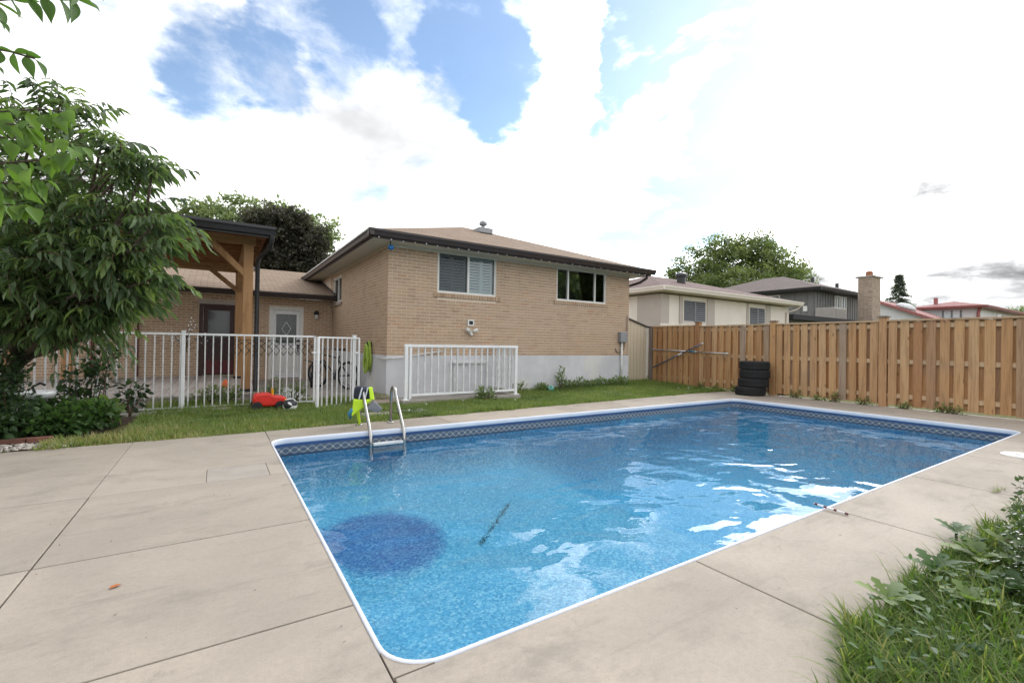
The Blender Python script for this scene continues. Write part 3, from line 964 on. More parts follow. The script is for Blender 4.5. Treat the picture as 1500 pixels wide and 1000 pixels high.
def brick_sill(o, plane, axis):
    m = MB(); u = o[0] - .09
    while u < o[1] + .09 - .03:
        if axis == 'x': m.box(u, u + .062, plane - .03, plane + .07, o[2] - .105, o[2] - .012)
        else: m.box(plane - .03, plane + .07, u, u + .062, o[2] - .105, o[2] - .012)
        u += .072
    s = m.build('window_sill', 'brick_face', house); s['kind'] = 'stuff'
    return s


brick_sill(W1, HY0, 'x'); brick_sill(W2, HY0, 'x')
MB().box(HX0 - .04, HX0 + .06, WS[0] - .1, WS[1] + .1, WS[2] - .09, WS[2] - .008).build('window_sill', 'stone_edge', house)


def frame_x(o, y0, y1, w=.045):
    m = MB()
    m.box(o[0], o[1], y0, y1, o[2], o[2] + w).box(o[0], o[1], y0, y1, o[3] - w, o[3])
    m.box(o[0], o[0] + w, y0, y1, o[2] + w, o[3] - w).box(o[1] - w, o[1], y0, y1, o[2] + w, o[3] - w)
    return m


# window with plantation shutters
w = frame_x(W1, HY0 + .03, HY0 + .10).build('window', 'white_trim', house)
xm = (W1[0] + W1[1]) / 2 + .02
MB().box(xm - .03, xm + .02, HY0 + .025, HY0 + .09, W1[2] + .045, W1[3] - .045).build('mullion', 'white_trim', w)
MB().box(W1[0] + .045, W1[1] - .045, HY0 + .066, HY0 + .070, W1[2] + .045, W1[3] - .045).build('pane', 'window_glass', w)
scr = MB()
sx0, sx1, sz0, sz1 = W1[0] + .05, xm - .035, W1[2] + .05, W1[3] - .05
for i in range(46):
    x = sx0 + (sx1 - sx0) * i / 45; scr.box(x - .0022, x + .0022, HY0 + .055, HY0 + .057, sz0, sz1)
for i in range(52):
    z = sz0 + (sz1 - sz0) * i / 51; scr.box(sx0, sx1, HY0 + .0571, HY0 + .0591, z - .0022, z + .0022)
tag(scr.build('insect_screen', 'screen_grey', w), kind='stuff')
slat = MB().prism([(0, -.020, -.031), (0, .018, .026), (0, .023, .029), (0, -.015, -.028)], (.27, 0, 0)).mesh('slat', 'shutter_blue')
panels = [(W1[0] + .06, W1[0] + .40), (W1[0] + .40, xm - .03), (xm + .03, xm + .385), (xm + .385, W1[1] - .06)]
for a, b in panels:
    MB().box(a, a + .045, HY0 + .12, HY0 + .15, W1[2] + .05, W1[3] - .05).box(b - .045, b, HY0 + .12, HY0 + .15, W1[2] + .05, W1[3] - .05) \
        .box(a + .045, b - .045, HY0 + .12, HY0 + .15, W1[2] + .05, W1[2] + .09).box(a + .045, b - .045, HY0 + .12, HY0 + .15, W1[3] - .09, W1[3] - .05).build('shutter_frame', 'shutter_blue', w)
    for k in range(11):
        inst('slat', slat, (a + .04, HY0 + .135, W1[2] + .125 + k * .0655), w, scale=((b - a - .08) / .27, 1, 1))
MB().box(W1[0] - .2, W1[1] + .2, HY0 + .32, HY0 + .34, W1[2] - .2, W1[3] + .001).build('interior', 'room_dark', w)

w = frame_x(W2, HY0 + .03, HY0 + .10).build('window', 'white_trim', house)
for x in (7.93, 8.90):
    MB().box(x - .02, x + .022, HY0 + .025, HY0 + .09, W2[2] + .045, W2[3] - .045).build('mullion', 'white_trim', w)
MB().box(W2[0] + .045, W2[1] - .045, HY0 + .066, HY0 + .070, W2[2] + .045, W2[3] - .045).build('pane', 'window_glass', w)
MB().box(W2[1] - .30, W2[1] - .06, HY0 + .22, HY0 + .24, W2[2] + .02, W2[3] - .04).build('curtain', 'screen_grey', w)
MB().box(W2[0] - .2, W2[1] + .2, HY0 + .42, HY0 + .44, W2[2] - .2, W2[3] + .001).build('interior', 'room_dark', w)

m = MB()
X = HX0
m.box(X + .03, X + .10, WS[0], WS[1], WS[2], WS[2] + .05).box(X + .03, X + .10, WS[0], WS[1], WS[3] - .05, WS[3])
m.box(X + .03, X + .10, WS[0], WS[0] + .06, WS[2] + .05, WS[3] - .05).box(X + .03, X + .10, WS[1] - .06, WS[1], WS[2] + .05, WS[3] - .05)
m.box(X + .03, X + .09, 14.33, 14.38, WS[2] + .05, WS[3] - .05)
w = m.build('window', 'white_trim', house)
MB().box(X + .066, X + .070, WS[0] + .05, WS[1] - .05, WS[2] + .05, WS[3] - .05).build('pane', 'window_glass', w)
MB().box(X + .25, X + .27, WS[0] - .2, WS[1] + .2, WS[2] - .2, WS[3] + .1).build('interior', 'room_dark', w)

# hipped roof
OV = 0.46
EX0, EX1, EY0, EY1 = HX0 - OV, HX1 + OV - .04, HY0 - OV, HY1 + OV
EZ, SL = 3.43, 0.36
hd = (EY1 - EY0) / 2
RX0, RX1, RY = EX0 + hd, EX1 - hd, (EY0 + EY1) / 2
if RX1 < RX0 + .1: RX0 = RX1 = (EX0 + EX1) / 2; RX1 += .1
RZ = EZ + hd * SL
rv = [(EX0, EY0, EZ), (EX1, EY0, EZ), (EX1, EY1, EZ), (EX0, EY1, EZ), (RX0, RY, RZ), (RX1, RY, RZ)]


def roof_faces(name, rv, quads, mat, parent, thick=.02):
    """roof planes with shingle coordinates running along each eave"""
    me_v, me_f, uvs = [], [], []
    for q in quads:
        p = [Vector(rv[i]) for i in q]
        e = (p[1] - p[0]).normalized(); n_ = (p[1] - p[0]).cross(p[-1] - p[0]).normalized(); s_ = n_.cross(e)
        b = len(me_v)
        for x in p:
            me_v.append(tuple(x)); uvs.append(((x - p[0]).dot(e), (x - p[0]).dot(s_)))
        me_f.append(tuple(range(b, b + len(p))))
    m = MB(); m.v, m.f = me_v, me_f
    return m.build(name, mat, parent, uvs=uvs)


roof = roof_faces('roof', rv, [(0, 1, 5, 4), (1, 2, 5), (2, 3, 4, 5), (3, 0, 4)], 'shingle_brown', house)
m = MB(); m.poly([(EX0 + .02, EY0 + .02, BZ1), (EX1 - .02, EY0 + .02, BZ1), (EX1 - .02, EY1, BZ1), (EX0 + .02, EY1, BZ1)])
m.build('soffit', 'soffit_cream', house)
m = MB()
m.box(HX0 - .02, HX1 + .02, HY0 - .022, HY0 - .004, BZ1 - .05, BZ1 - .001)
m.build('soffit_trim', 'soffit_cream', house)


def gutter_run(p, q, out, parent, mat, z, hgt=.125, dep=.11, name='gutter'):
    """K-style gutter section between two eave points; out = direction away from the wall"""
    o = Vector(out)
    prof = [(0, 0), (0, -hgt), (dep * .62, -hgt), (dep * .80, -hgt * .55), (dep, -hgt * .30), (dep, 0), (dep - .012, 0), (dep - .012, -.015), (.012, -.015), (.012, 0)]
    p, q = Vector(p), Vector(q)
    pts = [p + o * a + Vector((0, 0, z + b)) for a, b in prof]
    return MB().prism(pts, q - p).build(name, mat, parent)


m = MB()
m.box(EX0, EX1, EY0, EY0 + .02, BZ1 - .012, EZ - .004).box(EX0, EX0 + .02, EY0 + .021, EY1, BZ1 - .012, EZ - .004).box(EX1 - .02, EX1, EY0 + .021, EY1, BZ1 - .012, EZ - .004)
m.build('fascia', 'gutter_brown', house)
gutter_run((EX0 - .105, EY0 - .002, 0), (EX1 + .10, EY0 - .002, 0), (0, -1, 0), house, 'gutter_brown', EZ - .005, .135)
gutter_run((EX0 - .002, EY0 - .105, 0), (EX0 - .002, EY1, 0), (-1, 0, 0), house, 'gutter_brown', EZ - .007, .133)
# pale drip edge that shows along the side eave
MB().bar((EX0 - .116, EY0 - .11, EZ - .03), (EX0 - .116, EY1 - .5, EZ - .03), .006, .02).build('drip_edge', 'white_trim', house)
d = MB(); d.tube([(EX1 - .12, EY0 + .05, EZ - .13), (EX1 - .12, EY0 + .06, BZ1 - .08), (EX1 - .22, EY0 + .22, BZ1 - .20), (HX1 + .045, HY0 + .12, BZ1 - .30), (HX1 + .05, HY0 + .14, BZ1 - .55), (HX1 + .05, HY0 + .14, .1)], .038, 8)
d.build('downspout', 'gutter_brown', house, smooth=True)
# roof vents
m = MB(); vx, vy = 6.85, 12.35; vz = EZ + (vy - EY0) * SL
m.box(vx - .24, vx + .24, vy - .2, vy + .2, vz - .05, vz + .12)
m.build('roof_vent', 'grey_metal', roof, bevel=.02)
m = MB(); m.lathe([(.06, 0), (.06, .16), (.12, .18), (.13, .24), (.09, .30), (.02, .33)], (vx + .05, vy + .1, vz + .08), 14)
m.build('roof_vent', 'grey_metal', roof, smooth=True, sharp=40)

# small fixtures on the back wall
v_ = MB().box(4.89, 5.05, HY0 - .03, HY0 + .004, 1.61, 1.755).build('wall_vent', 'white_trim', house)
MB().box(4.92, 5.02, HY0 - .034, HY0 - .029, 1.64, 1.725).build('vent_grille', 'black_plastic', v_)
fl = MB().lathe([(.045, 0), (.05, .02), (.05, .05), (.03, .07)], (4.96, HY0 + .005, 1.46), 14, axis=(0, -1, 0)).build('flood_light', 'white_trim', house, smooth=True)
for s in (-1, 1):
    MB().tube([(4.96 + s * .02, HY0 - .06, 1.48), (4.96 + s * .07, HY0 - .09, 1.50), (4.96 + s * .14, HY0 - .13, 1.52)], [.02, .03, .05], 10).build('lamp_head', 'white_trim', fl, smooth=True)
MB().ball((4.96, HY0 - .08, 1.41), .035, 10, 8).build('motion_sensor', 'white_trim', fl, smooth=True)
bx = MB().box(9.80, 10.08, HY0 - .12, HY0 - .004, 1.30, 1.60).build('meter_box', 'grey_metal', house, bevel=.008)
MB().tube([(9.90, HY0 - .06, 1.30), (9.90, HY0 - .06, .05)], .028, 8).build('conduit', 'pipe_white', house, smooth=True)
MB().tube([(10.02, HY0 - .05, 1.30), (10.0, HY0 - .05, 1.1), (9.9, HY0 - .03, 1.02), (9.75, HY0 - .03, 1.0), (9.68, HY0 - .02, 1.12)], .010, 6).build('cable', 'black_plastic', house, smooth=True)
MB().tube([(10.05, HY0 - .04, 1.35), (10.14, HY0 - .03, 1.4), (10.15, HY0 - .025, 2.1)], .009, 6).build('cable', 'black_plastic', house, smooth=True)
MB().tube([(2.94, 10.0, .86), (2.96, 9.44, .85), (3.2, 9.42, .87), (4.1, 9.43, 1.0), (4.25, 9.45, 1.02)], .016, 6).build('conduit', 'pipe_white', house, smooth=True)
# basement hatch inside the white railing
hb = MB().box(4.52, 5.31, HY0 - .10, HY0 - .006, .05, .74).build('cellar_hatch', 'white_weathered', house, bevel=.006)
MB().box(4.47, 5.36, HY0 - .17, HY0 - .006, .742, .80).build('hatch_ledge', 'white_weathered', hb, bevel=.006)
for k in range(4):
    MB().box(4.57 + k * .19, 4.575 + k * .19 + .16, HY0 - .112, HY0 - .099, .12, .66).build('hatch_panel', 'foundation', hb)

# ---- low side wing
YW = 15.04
WX0 = -7.0
D1 = (1.27, 2.18, .06, 2.19); D2 = (-.42, .50, .20, 2.17)
m = MB()
for a, b, c_, d_ in wall_cells(WX0, HX0 - .002, .0, 2.46, [D1, D2]):
    m.box(a, b, YW + .008, YW + .14, c_, d_)
m.box(WX0, WX0 + .14, YW + .141, 23, 0, 2.46)
m.build('wing_wall', 'mortar', house)
m = MB()
for q in course_bricks(-6.0, HX0 - .012, .0, 2.44, [(D1[0] - .02, D1[1] + .02, 0, D1[3] + .03), (D2[0] - .02, D2[1] + .02, 0, D2[3] + .12)]):
    m.box(q[0], q[1], YW + random.uniform(-.001, .001), YW + .03, q[2], q[3])
tag(m.build('wing_bricks', 'brick_face', house), kind='stuff')
MB().box(D2[0] - .02, D2[1] + .02, YW - .006, YW + .05, D2[3] + .002, D2[3] + .12).build('lintel', 'stucco_taupe', house)
# wing roof
WE, WEZ, WR, WRZ = 14.55, 2.58, 19.0, 3.80
roof_faces('wing_roof', [(WX0 - .3, WE, WEZ), (HX0 + .002, WE, WEZ), (HX0 + .002, WR, WRZ), (WX0 - .3, WR, WRZ), (WX0 - .3, 23.5, WEZ), (HX0 + .002, 23.5, WEZ)],
           [(0, 1, 2, 3), (5, 4, 3, 2)], 'shingle_brown', house)
gutter_run((WX0 - .3, WE, 0), (HX0 - .01, WE, 0), (0, -1, 0), house, 'gutter_brown', WEZ - .01, .125)
MB().box(WX0 - .3, HX0 - .01, WE, WE + .02, 2.43, WEZ - .012).build('fascia', 'gutter_brown', house)
MB().poly([(WX0 - .3, WE + .02, 2.462), (HX0 - .01, WE + .02, 2.462), (HX0 - .01, YW + .02, 2.462), (WX0 - .3, YW + .02, 2.462)]).build('soffit', 'soffit_cream', house)
MB().bar((HX0 - .02, 14.6, 2.62), (HX0 - .02, 17.2, 3.33), .02, .09).build('wall_flashing', 'gutter_brown', house)
# white door
m = MB(); a, b, c_, d_ = D1
m.box(a, a + .09, YW - .02, YW + .10, c_, d_).box(b - .09, b, YW - .02, YW + .10, c_, d_).box(a + .09, b - .09, YW - .02, YW + .10, d_ - .09, d_)
dr = MB().box(a + .092, b - .092, YW + .03, YW + .08, c_ + .03, d_ - .092).build('door', 'white_paint', house)
m.build('door_frame', 'white_trim', dr, bevel=.006)
gf = MB(); gx0, gx1, gz0, gz1 = 1.45, 2.0, 1.12, 1.98
gf.box(gx0 - .04, gx1 + .04, YW + .012, YW + .029, gz0 - .04, gz0).box(gx0 - .04, gx1 + .04, YW + .012, YW + .029, gz1, gz1 + .04).box(gx0 - .04, gx0, YW + .012, YW + .029, gz0, gz1).box(gx1, gx1 + .04, YW + .012, YW + .029, gz0, gz1)
gf.build('glass_surround', 'white_paint', dr)
MB().box(gx0, gx1, YW + .018, YW + .028, gz0, gz1).build('glass', 'leaded_glass', dr)
dm = MB(); cxg, czg = (gx0 + gx1) / 2, (gz0 + gz1) / 2
for q0, q1 in (((-.12, 0), (0, .2)), ((0, .2), (.12, 0)), ((.12, 0), (0, -.2)), ((0, -.2), (-.12, 0))):
    dm.bar((cxg + q0[0], YW + .014, czg + q0[1]), (cxg + q1[0], YW + .014, czg + q1[1]), .008, .014, up=(0, 1, 0))
dm.build('leading', 'pole_silver', dr)
for (x0, x1) in ((1.43, 1.68), (1.77, 2.02)):
    MB().box(x0, x1, YW + .018, YW + .031, .25, .92).build('door_panel', 'white_trim', dr, bevel=.008)
for z_ in (1.20, 1.05): MB().ball((2.05, YW + .0, z_), .035, 10, 8).build('handle', 'black_plastic', dr, smooth=True)
MB().box(2.035, 2.065, YW + .0, YW + .03, .84, 1.0).build('handle', 'black_plastic', dr, bevel=.005)
# dark glazed door
a, b, c_, d_ = D2
m = MB(); m.box(a, a + .09, YW - .01, YW + .10, c_, d_).box(b - .09, b, YW - .01, YW + .10, c_, d_).box(a + .09, b - .09, YW - .01, YW + .10, d_ - .08, d_)
dr = MB().box(a + .092, b - .092, YW + .03, YW + .08, c_ + .02, d_ - .082).build('door', 'door_dark', house)
m.build('door_frame', 'door_dark', dr)
MB().box(a + .20, b - .20, YW + .020, YW + .029, 1.25, 2.0).build('glass', 'dark_glass', dr)
MB().box(a + .12, b - .12, YW + .015, YW + .029, c_ + .06, .62).build('kick_panel', 'door_maroon', dr)
MB().box(a - .05, b + .05, YW - .14, YW + .02, .06, c_ - .002).build('door_step', 'concrete_old', dr)
# wall lamp
wlmp = MB().box(2.50, 2.57, YW - .03, YW + .004, 1.95, 2.10).build('wall_lamp', 'black_plastic', house)
MB().lathe([(.02, .1), (.07, .06), (.075, 0), (.05, -.02)], (2.535, YW - .10, 2.02), 12).build('lamp_cap', 'black_plastic', wlmp, smooth=True)
MB().lathe([(.045, 0), (.05, -.08), (.03, -.13), (.008, -.14)], (2.535, YW - .10, 2.0), 12).build('lamp_glass', 'cloth_white', wlmp, smooth=True)
# red-brown band low on the wing wall behind the deck
m = MB()
for x in (-2.6, -1.75): m.box(x, x + .06, YW - .05, YW - .004, .22, 2.3)
m.build('trellis_post', 'door_maroon', house)

# ornament hanging under the corner of the eave
orn = thing('hanging_ornament', (2.96, 9.24, 3.0), 'small blue glass ornament hanging under the house eave corner', 'ornament')
MB().tube([(2.96, 9.24, BZ1 + .002), (2.96, 9.24, 3.19)], .012, 6).build('hook', 'gutter_brown', orn)
MB().ball((2.97, 9.24, 3.145), .062, 12, 8, (1.05, 1, .9)).build('glass_ball', 'ornament_blue', orn, smooth=True)
# string of small lights under the gutter
sl = thing('string_light', (6.6, 8.93, 3.27), 'string of tiny clear bulbs clipped along the brown eave gutter', 'string light')
cord = MB(); n = 40
pts = [(EX0 + .1 + (EX1 - EX0 - .2) * i / (4 * n), EY0 - .075, EZ - .155 - .02 * abs(math.sin(math.pi * i / 4))) for i in range(4 * n + 1)]
cord.tube(pts, .004, 4).build('cord', 'black_plastic', sl)
bulb = MB().ball((0, 0, 0), .014, 8, 6).mesh('bulb', 'cloth_white', True)
for i in range(0, 4 * n, 5):
    p = pts[i]; inst('bulb', bulb, (p[0], p[1], p[2] - .016), sl)

# ------------------------------------------------------------------ patio, timber deck and pavilion
patio = struct('patio', MB().box(.72, 2.99, 9.62, 11.9, -.06, .045), 'concrete_old', bevel=.01)
MB().box(.72, 2.99, 11.91, 15.03, -.06, .050).build('patio_slab', 'concrete_old', patio, bevel=.01)
stp = thing('stone_edging', (2.85, 9.6, 0), 'row of brown edging stones along the foot of the house side wall', 'edging')
y = 9.15
while y < 11.6:
    L_ = random.uniform(.28, .42)
    MB().box(2.66 + random.uniform(-.02, .02), 2.97, y, y + L_ - .02, .0, .085 + random.uniform(0, .02)).build('stone', 'stone_edge', stp, bevel=.012)
    y += L_
step = MB().box(2.35, 3.05, 8.62, 9.12, -.02, .055).build('stepping_stone', 'stone_edge', bevel=.015)
tag(step, 'flat pinkish stepping stone in the grass below the hose', 'stone')
for k, (x, y, w_, h_) in enumerate(((1.95, 7.45, .55, .35), (2.55, 7.55, .6, .3))):
    tag(MB().box(x, x + w_, y, y + h_, -.02, .012).build('paving_stone', 'concrete_old', bevel=.01), ('pale concrete paver in the lawn behind the life vest', 'pale concrete paver in the lawn between ladder and white railing')[k], 'paver')

tdeck = thing('timber_deck', (-2, 12.4, 0), 'low grey plank deck under the timber pavilion', 'deck')
pl_mesh = MB().box(0, .138, 0, 5.14, 0, .032).mesh('plank', 'deck_plank')
x = -5.6
while x < .64:
    inst('plank', pl_mesh, (x, 9.86 + random.uniform(-.006, .006), .170 + random.uniform(0, .002)), tdeck); x += .146
MB().box(-5.6, .66, 9.885, 9.92, .0, .168).build('skirt_board', 'deck_plank', tdeck)
MB().box(.63, .665, 9.921, 15.0, .0, .168).build('skirt_board', 'deck_plank', tdeck)
MB().box(-5.5, .62, 9.95, 15.0, -.02, .16).build('joist_frame', 'soil', tdeck)

pav = thing('pavilion', (-1.1, 12, .2), 'open timber pavilion with flat roof and black gutter over the deck', 'pavilion')
PYF, PYR, PXR, PXL = 10.12, 13.75, .39, -2.88
for x, y, zt in ((PXR, PYF, 3.04), (PXL, PYF, 3.04), (PXR - .02, PYR, 2.98), (PXL, PYR, 2.98)):
    p_ = MB().box(x + .01, x + .175, y + .01, y + .175, .255, zt).build('post', 'pavilion_wood', pav, bevel=.008)
    MB().box(x - .006, x + .191, y - .006, y + .191, .20, .258).build('post_base', 'black_plastic', p_)
MB().box(-3.35, .60, PYF + .01, PYF + .175, 3.042, 3.205).build('beam', 'pavilion_beam', pav, bevel=.008)
MB().box(-3.35, .60, PYR + .01, PYR + .175, 2.94, 3.14).build('beam', 'pavilion_beam', pav, bevel=.008)
MB().box(PXR + .02, PXR + .165, PYF + .18, PYR + .005, 3.05, 3.20).build('beam', 'pavilion_beam', pav, bevel=.008)
MB().box(PXL + .02, PXL + .165, PYF + .18, PYR + .005, 3.05, 3.20).build('beam', 'pavilion_beam', pav, bevel=.008)
for y, zc in ((PYF + .09, 3.04), (PYR + .09, 2.94)):
    MB().bar((PXR + .04, y, 2.47), (PXR - .58, y, zc + .06), .10, .15, up=(0, 1, 0)).build('brace', 'pavilion_wood', pav)
    MB().bar((PXL + .15, y, 2.47), (PXL + .77, y, zc + .06), .10, .15, up=(0, 1, 0)).build('brace', 'pavilion_wood', pav)
MB().bar((PXR + .09, PYF + .15, 2.47), (PXR + .09, PYF + .8, 3.08), .10, .14, up=(1, 0, 0)).build('brace', 'pavilion_wood', pav)
MB().bar((PXR + .09, PYR + .04, 2.47), (PXR + .09, PYR - .6, 3.08), .10, .14, up=(1, 0, 0)).build('brace', 'pavilion_wood', pav)
y = 9.75
while y < 14.4:
    if not (PYF - .06 < y < PYF + .2 or PYR - .06 < y < PYR + .2):
        MB().box(-3.3, .72, y, y + .04, 3.10, 3.225).build('rafter', 'pavilion_ceiling', pav)
    y += .42
y = 9.56
while y < 14.5:
    MB().box(-3.4, .80, y, y + .132, 3.228, 3.25).build('ceiling_board', 'pavilion_ceiling', pav); y += .138
MB().box(-3.45, .86, 9.52, 14.55, 3.251, 3.30).build('roof', 'roof_black', pav)
gutter_run((-3.45, 9.52, 0), (.88, 9.52, 0), (0, -1, 0), pav, 'gutter_black', 3.275, .15, .12)
MB().box(-3.45, .84, 9.521, 9.55, 3.09, 3.25).build('fascia', 'gutter_black', pav)
MB().box(.81, .85, 9.551, 14.5, 3.09, 3.25).build('fascia', 'gutter_black', pav)
MB().tube([(.82, 9.47, 3.13), (.82, 9.47, 3.05), (.80, 9.62, 2.93), (.64, 10.10, 2.78), (.64, 10.16, 2.68), (.64, 10.16, .22), (.66, 10.05, .17)], .042, 8).build('downspout', 'gutter_black', pav, smooth=True, sharp=50)

# ------------------------------------------------------------------ white metal fence and gate
FY, FZ0, FZ1 = 9.2, .075, 1.28
fen = thing('metal_fence', (-1.3, FY, 0), 'long white metal picket fence in front of the timber deck', 'fence')
FXL, FXR = -4.6, 1.54
pk = MB().box(-.009, .009, -.009, .009, 0, FZ1 - FZ0 - .02).mesh('picket', 'white_weathered')
MB().box(FXL, FXR, FY - .016, FY + .016, FZ1 - .016, FZ1 + .016).build('rail', 'white_paint', fen, bevel=.004)
MB().box(FXL, FXR, FY - .014, FY + .014, FZ0 - .014, FZ0 + .014).build('rail', 'white_weathered', fen, bevel=.004)
posts = (-4.3, -2.38, -.46)
for x in posts:
    p_ = MB().box(x - .026, x + .026, FY - .027, FY + .027, -.05, FZ1 + .04).build('post', 'white_paint', fen, bevel=.004)
    MB().box(x - .034, x + .034, FY - .034, FY + .034, FZ1 + .041, FZ1 + .058).build('post_cap', 'white_paint', p_, bevel=.006)
MB().box(FXR - .016, FXR + .016, FY - .016, FY + .016, -.03, FZ1 + .016).build('end_stile', 'white_paint', fen)
x = FXL + .05
while x < FXR - .04:
    if all(abs(x - q) > .04 for q in posts):
        inst('picket', pk, (x, FY + random.uniform(-.002, .002), FZ0 + .012), fen, rot=(0, random.uniform(-.004, .004), 0))
    x += .1125
gp = thing('gate_post', (2.26, FY, 0), 'white square metal post that carries the open fence gate', 'post')
MB().box(2.23, 2.29, FY - .03, FY + .03, -.05, 1.30).build('shaft', 'white_paint', gp, bevel=.004)
MB().box(2.22, 2.30, FY - .04, FY + .04, 1.301, 1.325).build('cap', 'white_paint', gp, bevel=.008)
gate = thing('fence_gate', (2.38, 9.22, 0), 'white metal picket gate standing open beside the bicycle', 'gate')
ga, gb = Vector((1.475, 8.56, 0)), Vector((2.375, 9.24, 0)); gd = (gb - ga).normalized()


def gpt(s, z): return tuple(ga + gd * s + Vector((0, 0, z)))


GL = (gb - ga).length
for s0, w_ in ((.02, .04), (GL - .02, .03)):
    MB().bar(gpt(s0, -.005 if s0 < .1 else .02), gpt(s0, 1.275), w_, w_, up=tuple(gd)).build('stile', 'white_paint', gate)
for z_ in (.01, 1.262): MB().bar(gpt(.04, z_ + .006), gpt(GL - .035, z_ + .006), .028, .026).build('rail', 'white_paint', gate)
for i in range(1, 9):
    MB().bar(gpt(GL * i / 9, .03), gpt(GL * i / 9, 1.255), .018, .018, up=tuple(gd)).build('picket', 'white_weathered', gate)
MB().bar(gpt(-.12, 1.0), gpt(.06, 1.0), .018, .018).build('latch', 'white_paint', gate)
MB().box(2.29, 2.345, FY - .012, FY + .012, .97, 1.0).build('hinge', 'white_paint', gate)

# wire lattice hung behind the fence, twig ornament on its post
lat = MB()
for i in range(15):
    x0 = -.30 + i * .12
    pts1, pts2 = [], []
    for k in range(9):
        t_ = k / 8; sag = .03 * math.sin(math.pi * t_)
        pts1.append((x0 + .24 * t_, FY + .045, 1.19 - .26 * t_ + sag)); pts2.append((x0 + .24 * (1 - t_), FY + .052, 1.19 - .26 * t_ + sag))
    lat.tube(pts1, .0055, 4).tube(pts2, .0055, 4)
lat.tube([(-.32, FY + .048, 1.20), (1.48, FY + .048, 1.20)], .006, 4)
tag(lat.build('wire_lattice', 'black_plastic'), 'dark wire lattice strip hung behind the white fence top rail', 'lattice')
tw = thing('twig_ornament', (-.43, FY + .03, .9), 'bare branching twig decoration with pale buds tied to fence post', 'ornament')
br, bd = MB(), MB()
for k in range(13):
    a = random.uniform(-1.1, 1.1); ln = random.uniform(.18, .42); yy = random.uniform(-.1, .1)
    p0 = Vector((-.43, FY + .04, .95 + random.uniform(0, .3)))
    p1 = p0 + Vector((math.sin(a) * ln * .5, yy * .5, math.cos(a) * ln * .55)); p2 = p0 + Vector((math.sin(a) * ln, yy, math.cos(a) * ln * .95))
    br.tube([p0, p1, p2], [.006, .004, .003], 5)
    for q in (p1, (p1 + p2) / 2, p2): bd.ball(q + Vector((random.uniform(-.01, .01), 0, .01)), .010, 6, 5)
br.tube([(-.43, FY + .04, .6), (-.43, FY + .04, 1.3)], .008, 6)
br.build('twigs', 'twig_brown', tw); bd.build('buds', 'cloth_white', tw)

# ------------------------------------------------------------------ white railing round the basement steps
rail = thing('stair_railing', (4.3, 8.4, 0), 'white metal railing around the basement stairwell against the house wall', 'railing')
RY_, RX_0, RX_1, RZ0, RZ1 = 8.40, 3.03, 5.53, .20, 1.14
curb = MB().box(RX_0 - .08, RX_1 + .10, RY_ - .07, RY_ + .09, -.04, .10).box(RX_1 - .05, RX_1 + .10, RY_ + .0901, HY0 - .01, -.04, .10).build('curb', 'concrete_old', rail, bevel=.008)
for x, y in ((RX_0, RY_), (RX_1, RY_)):
    MB().box(x - .03, x + .03, y - .03, y + .03, .10, RZ1 - .03).build('post', 'white_paint', rail, bevel=.004)
    MB().box(x - .06, x + .06, y - .06, y + .06, .10, .115).build('post_foot', 'white_paint', rail)
MB().box(RX_0 + .062, RX_0 + .11, RY_ - .025, RY_ + .025, .12, RZ1 - .03).build('post', 'white_paint', rail, bevel=.004)
MB().box(RX_0 - .04, RX_1 + .04, RY_ - .032, RY_ + .032, RZ1 - .03, RZ1 + .025).build('rail', 'white_paint', rail, bevel=.006)
MB().box(RX_0 + .11, RX_1 - .03, RY_ - .022, RY_ + .022, RZ0 - .03, RZ0 + .012).build('rail', 'white_paint', rail, bevel=.006)
MB().box(RX_1 - .03, RX_1 + .03, RY_ + .033, HY0 - .01, RZ1 - .03, RZ1 + .024).build('rail', 'white_paint', rail, bevel=.006)
MB().box(RX_1 - .02, RX_1 + .02, RY_ + .031, HY0 - .01, RZ0 - .03, RZ0 + .012).build('rail', 'white_paint', rail, bevel=.006)
rp = MB().box(-.014, .014, -.014, .014, 0, RZ1 - RZ0 - .044).mesh('picket', 'white_weathered')
n = 17
for i in range(1, n): inst('picket', rp, (RX_0 + .10 + (RX_1 - RX_0 - .12) * i / n, RY_, RZ0 + .013), rail)
for i in range(1, 8): inst('picket', rp, (RX_1, RY_ + .03 + 1.05 * i / 8, RZ0 + .013), rail)
struct('stairwell_floor', MB().box(RX_0 + .0, RX_1 - .051, RY_ + .091, HY0 - .007, -.03, .03), 'concrete_old')

# ------------------------------------------------------------------ pool ladder and life vest
lad = thing('pool_ladder', (1.98, 6.4, 0), 'stainless steel pool ladder with two curved hand rails at the pool edge', 'ladder')


def ladder_rail(x):
    pts = [(x, 6.72, -.01), (x, 6.71, .40)]
    for i in range(1, 10):
        a = math.pi * i / 10
        pts.append((x, 6.61 + .10 * math.cos(a), .42 + .12 * math.sin(a)))
    pts += [(x, 6.47, .38), (x, 6.20, .05), (x, 6.13, -.05), (x, 6.11, -.14), (x, 6.11, -.30)]
    return pts


for x in (1.74, 2.20):
    r_ = MB().tube(ladder_rail(x), .023, 12).build('hand_rail', 'steel', lad, smooth=True)
    MB().lathe([(.055, 0), (.05, .014), (.026, .02)], (x, 6.72, .001), 16).build('escutcheon', 'steel', r_, smooth=True)
for z_ in (-.165, -.265):
    MB().box(1.765, 2.175, 6.075, 6.155, z_ - .018, z_ + .018).build('tread', 'tread_plastic', lad, bevel=.008)

vest = thing('life_vest', (1.73, 6.72, .05), 'neon yellow and navy child life vest hung over the ladder rail', 'life vest')


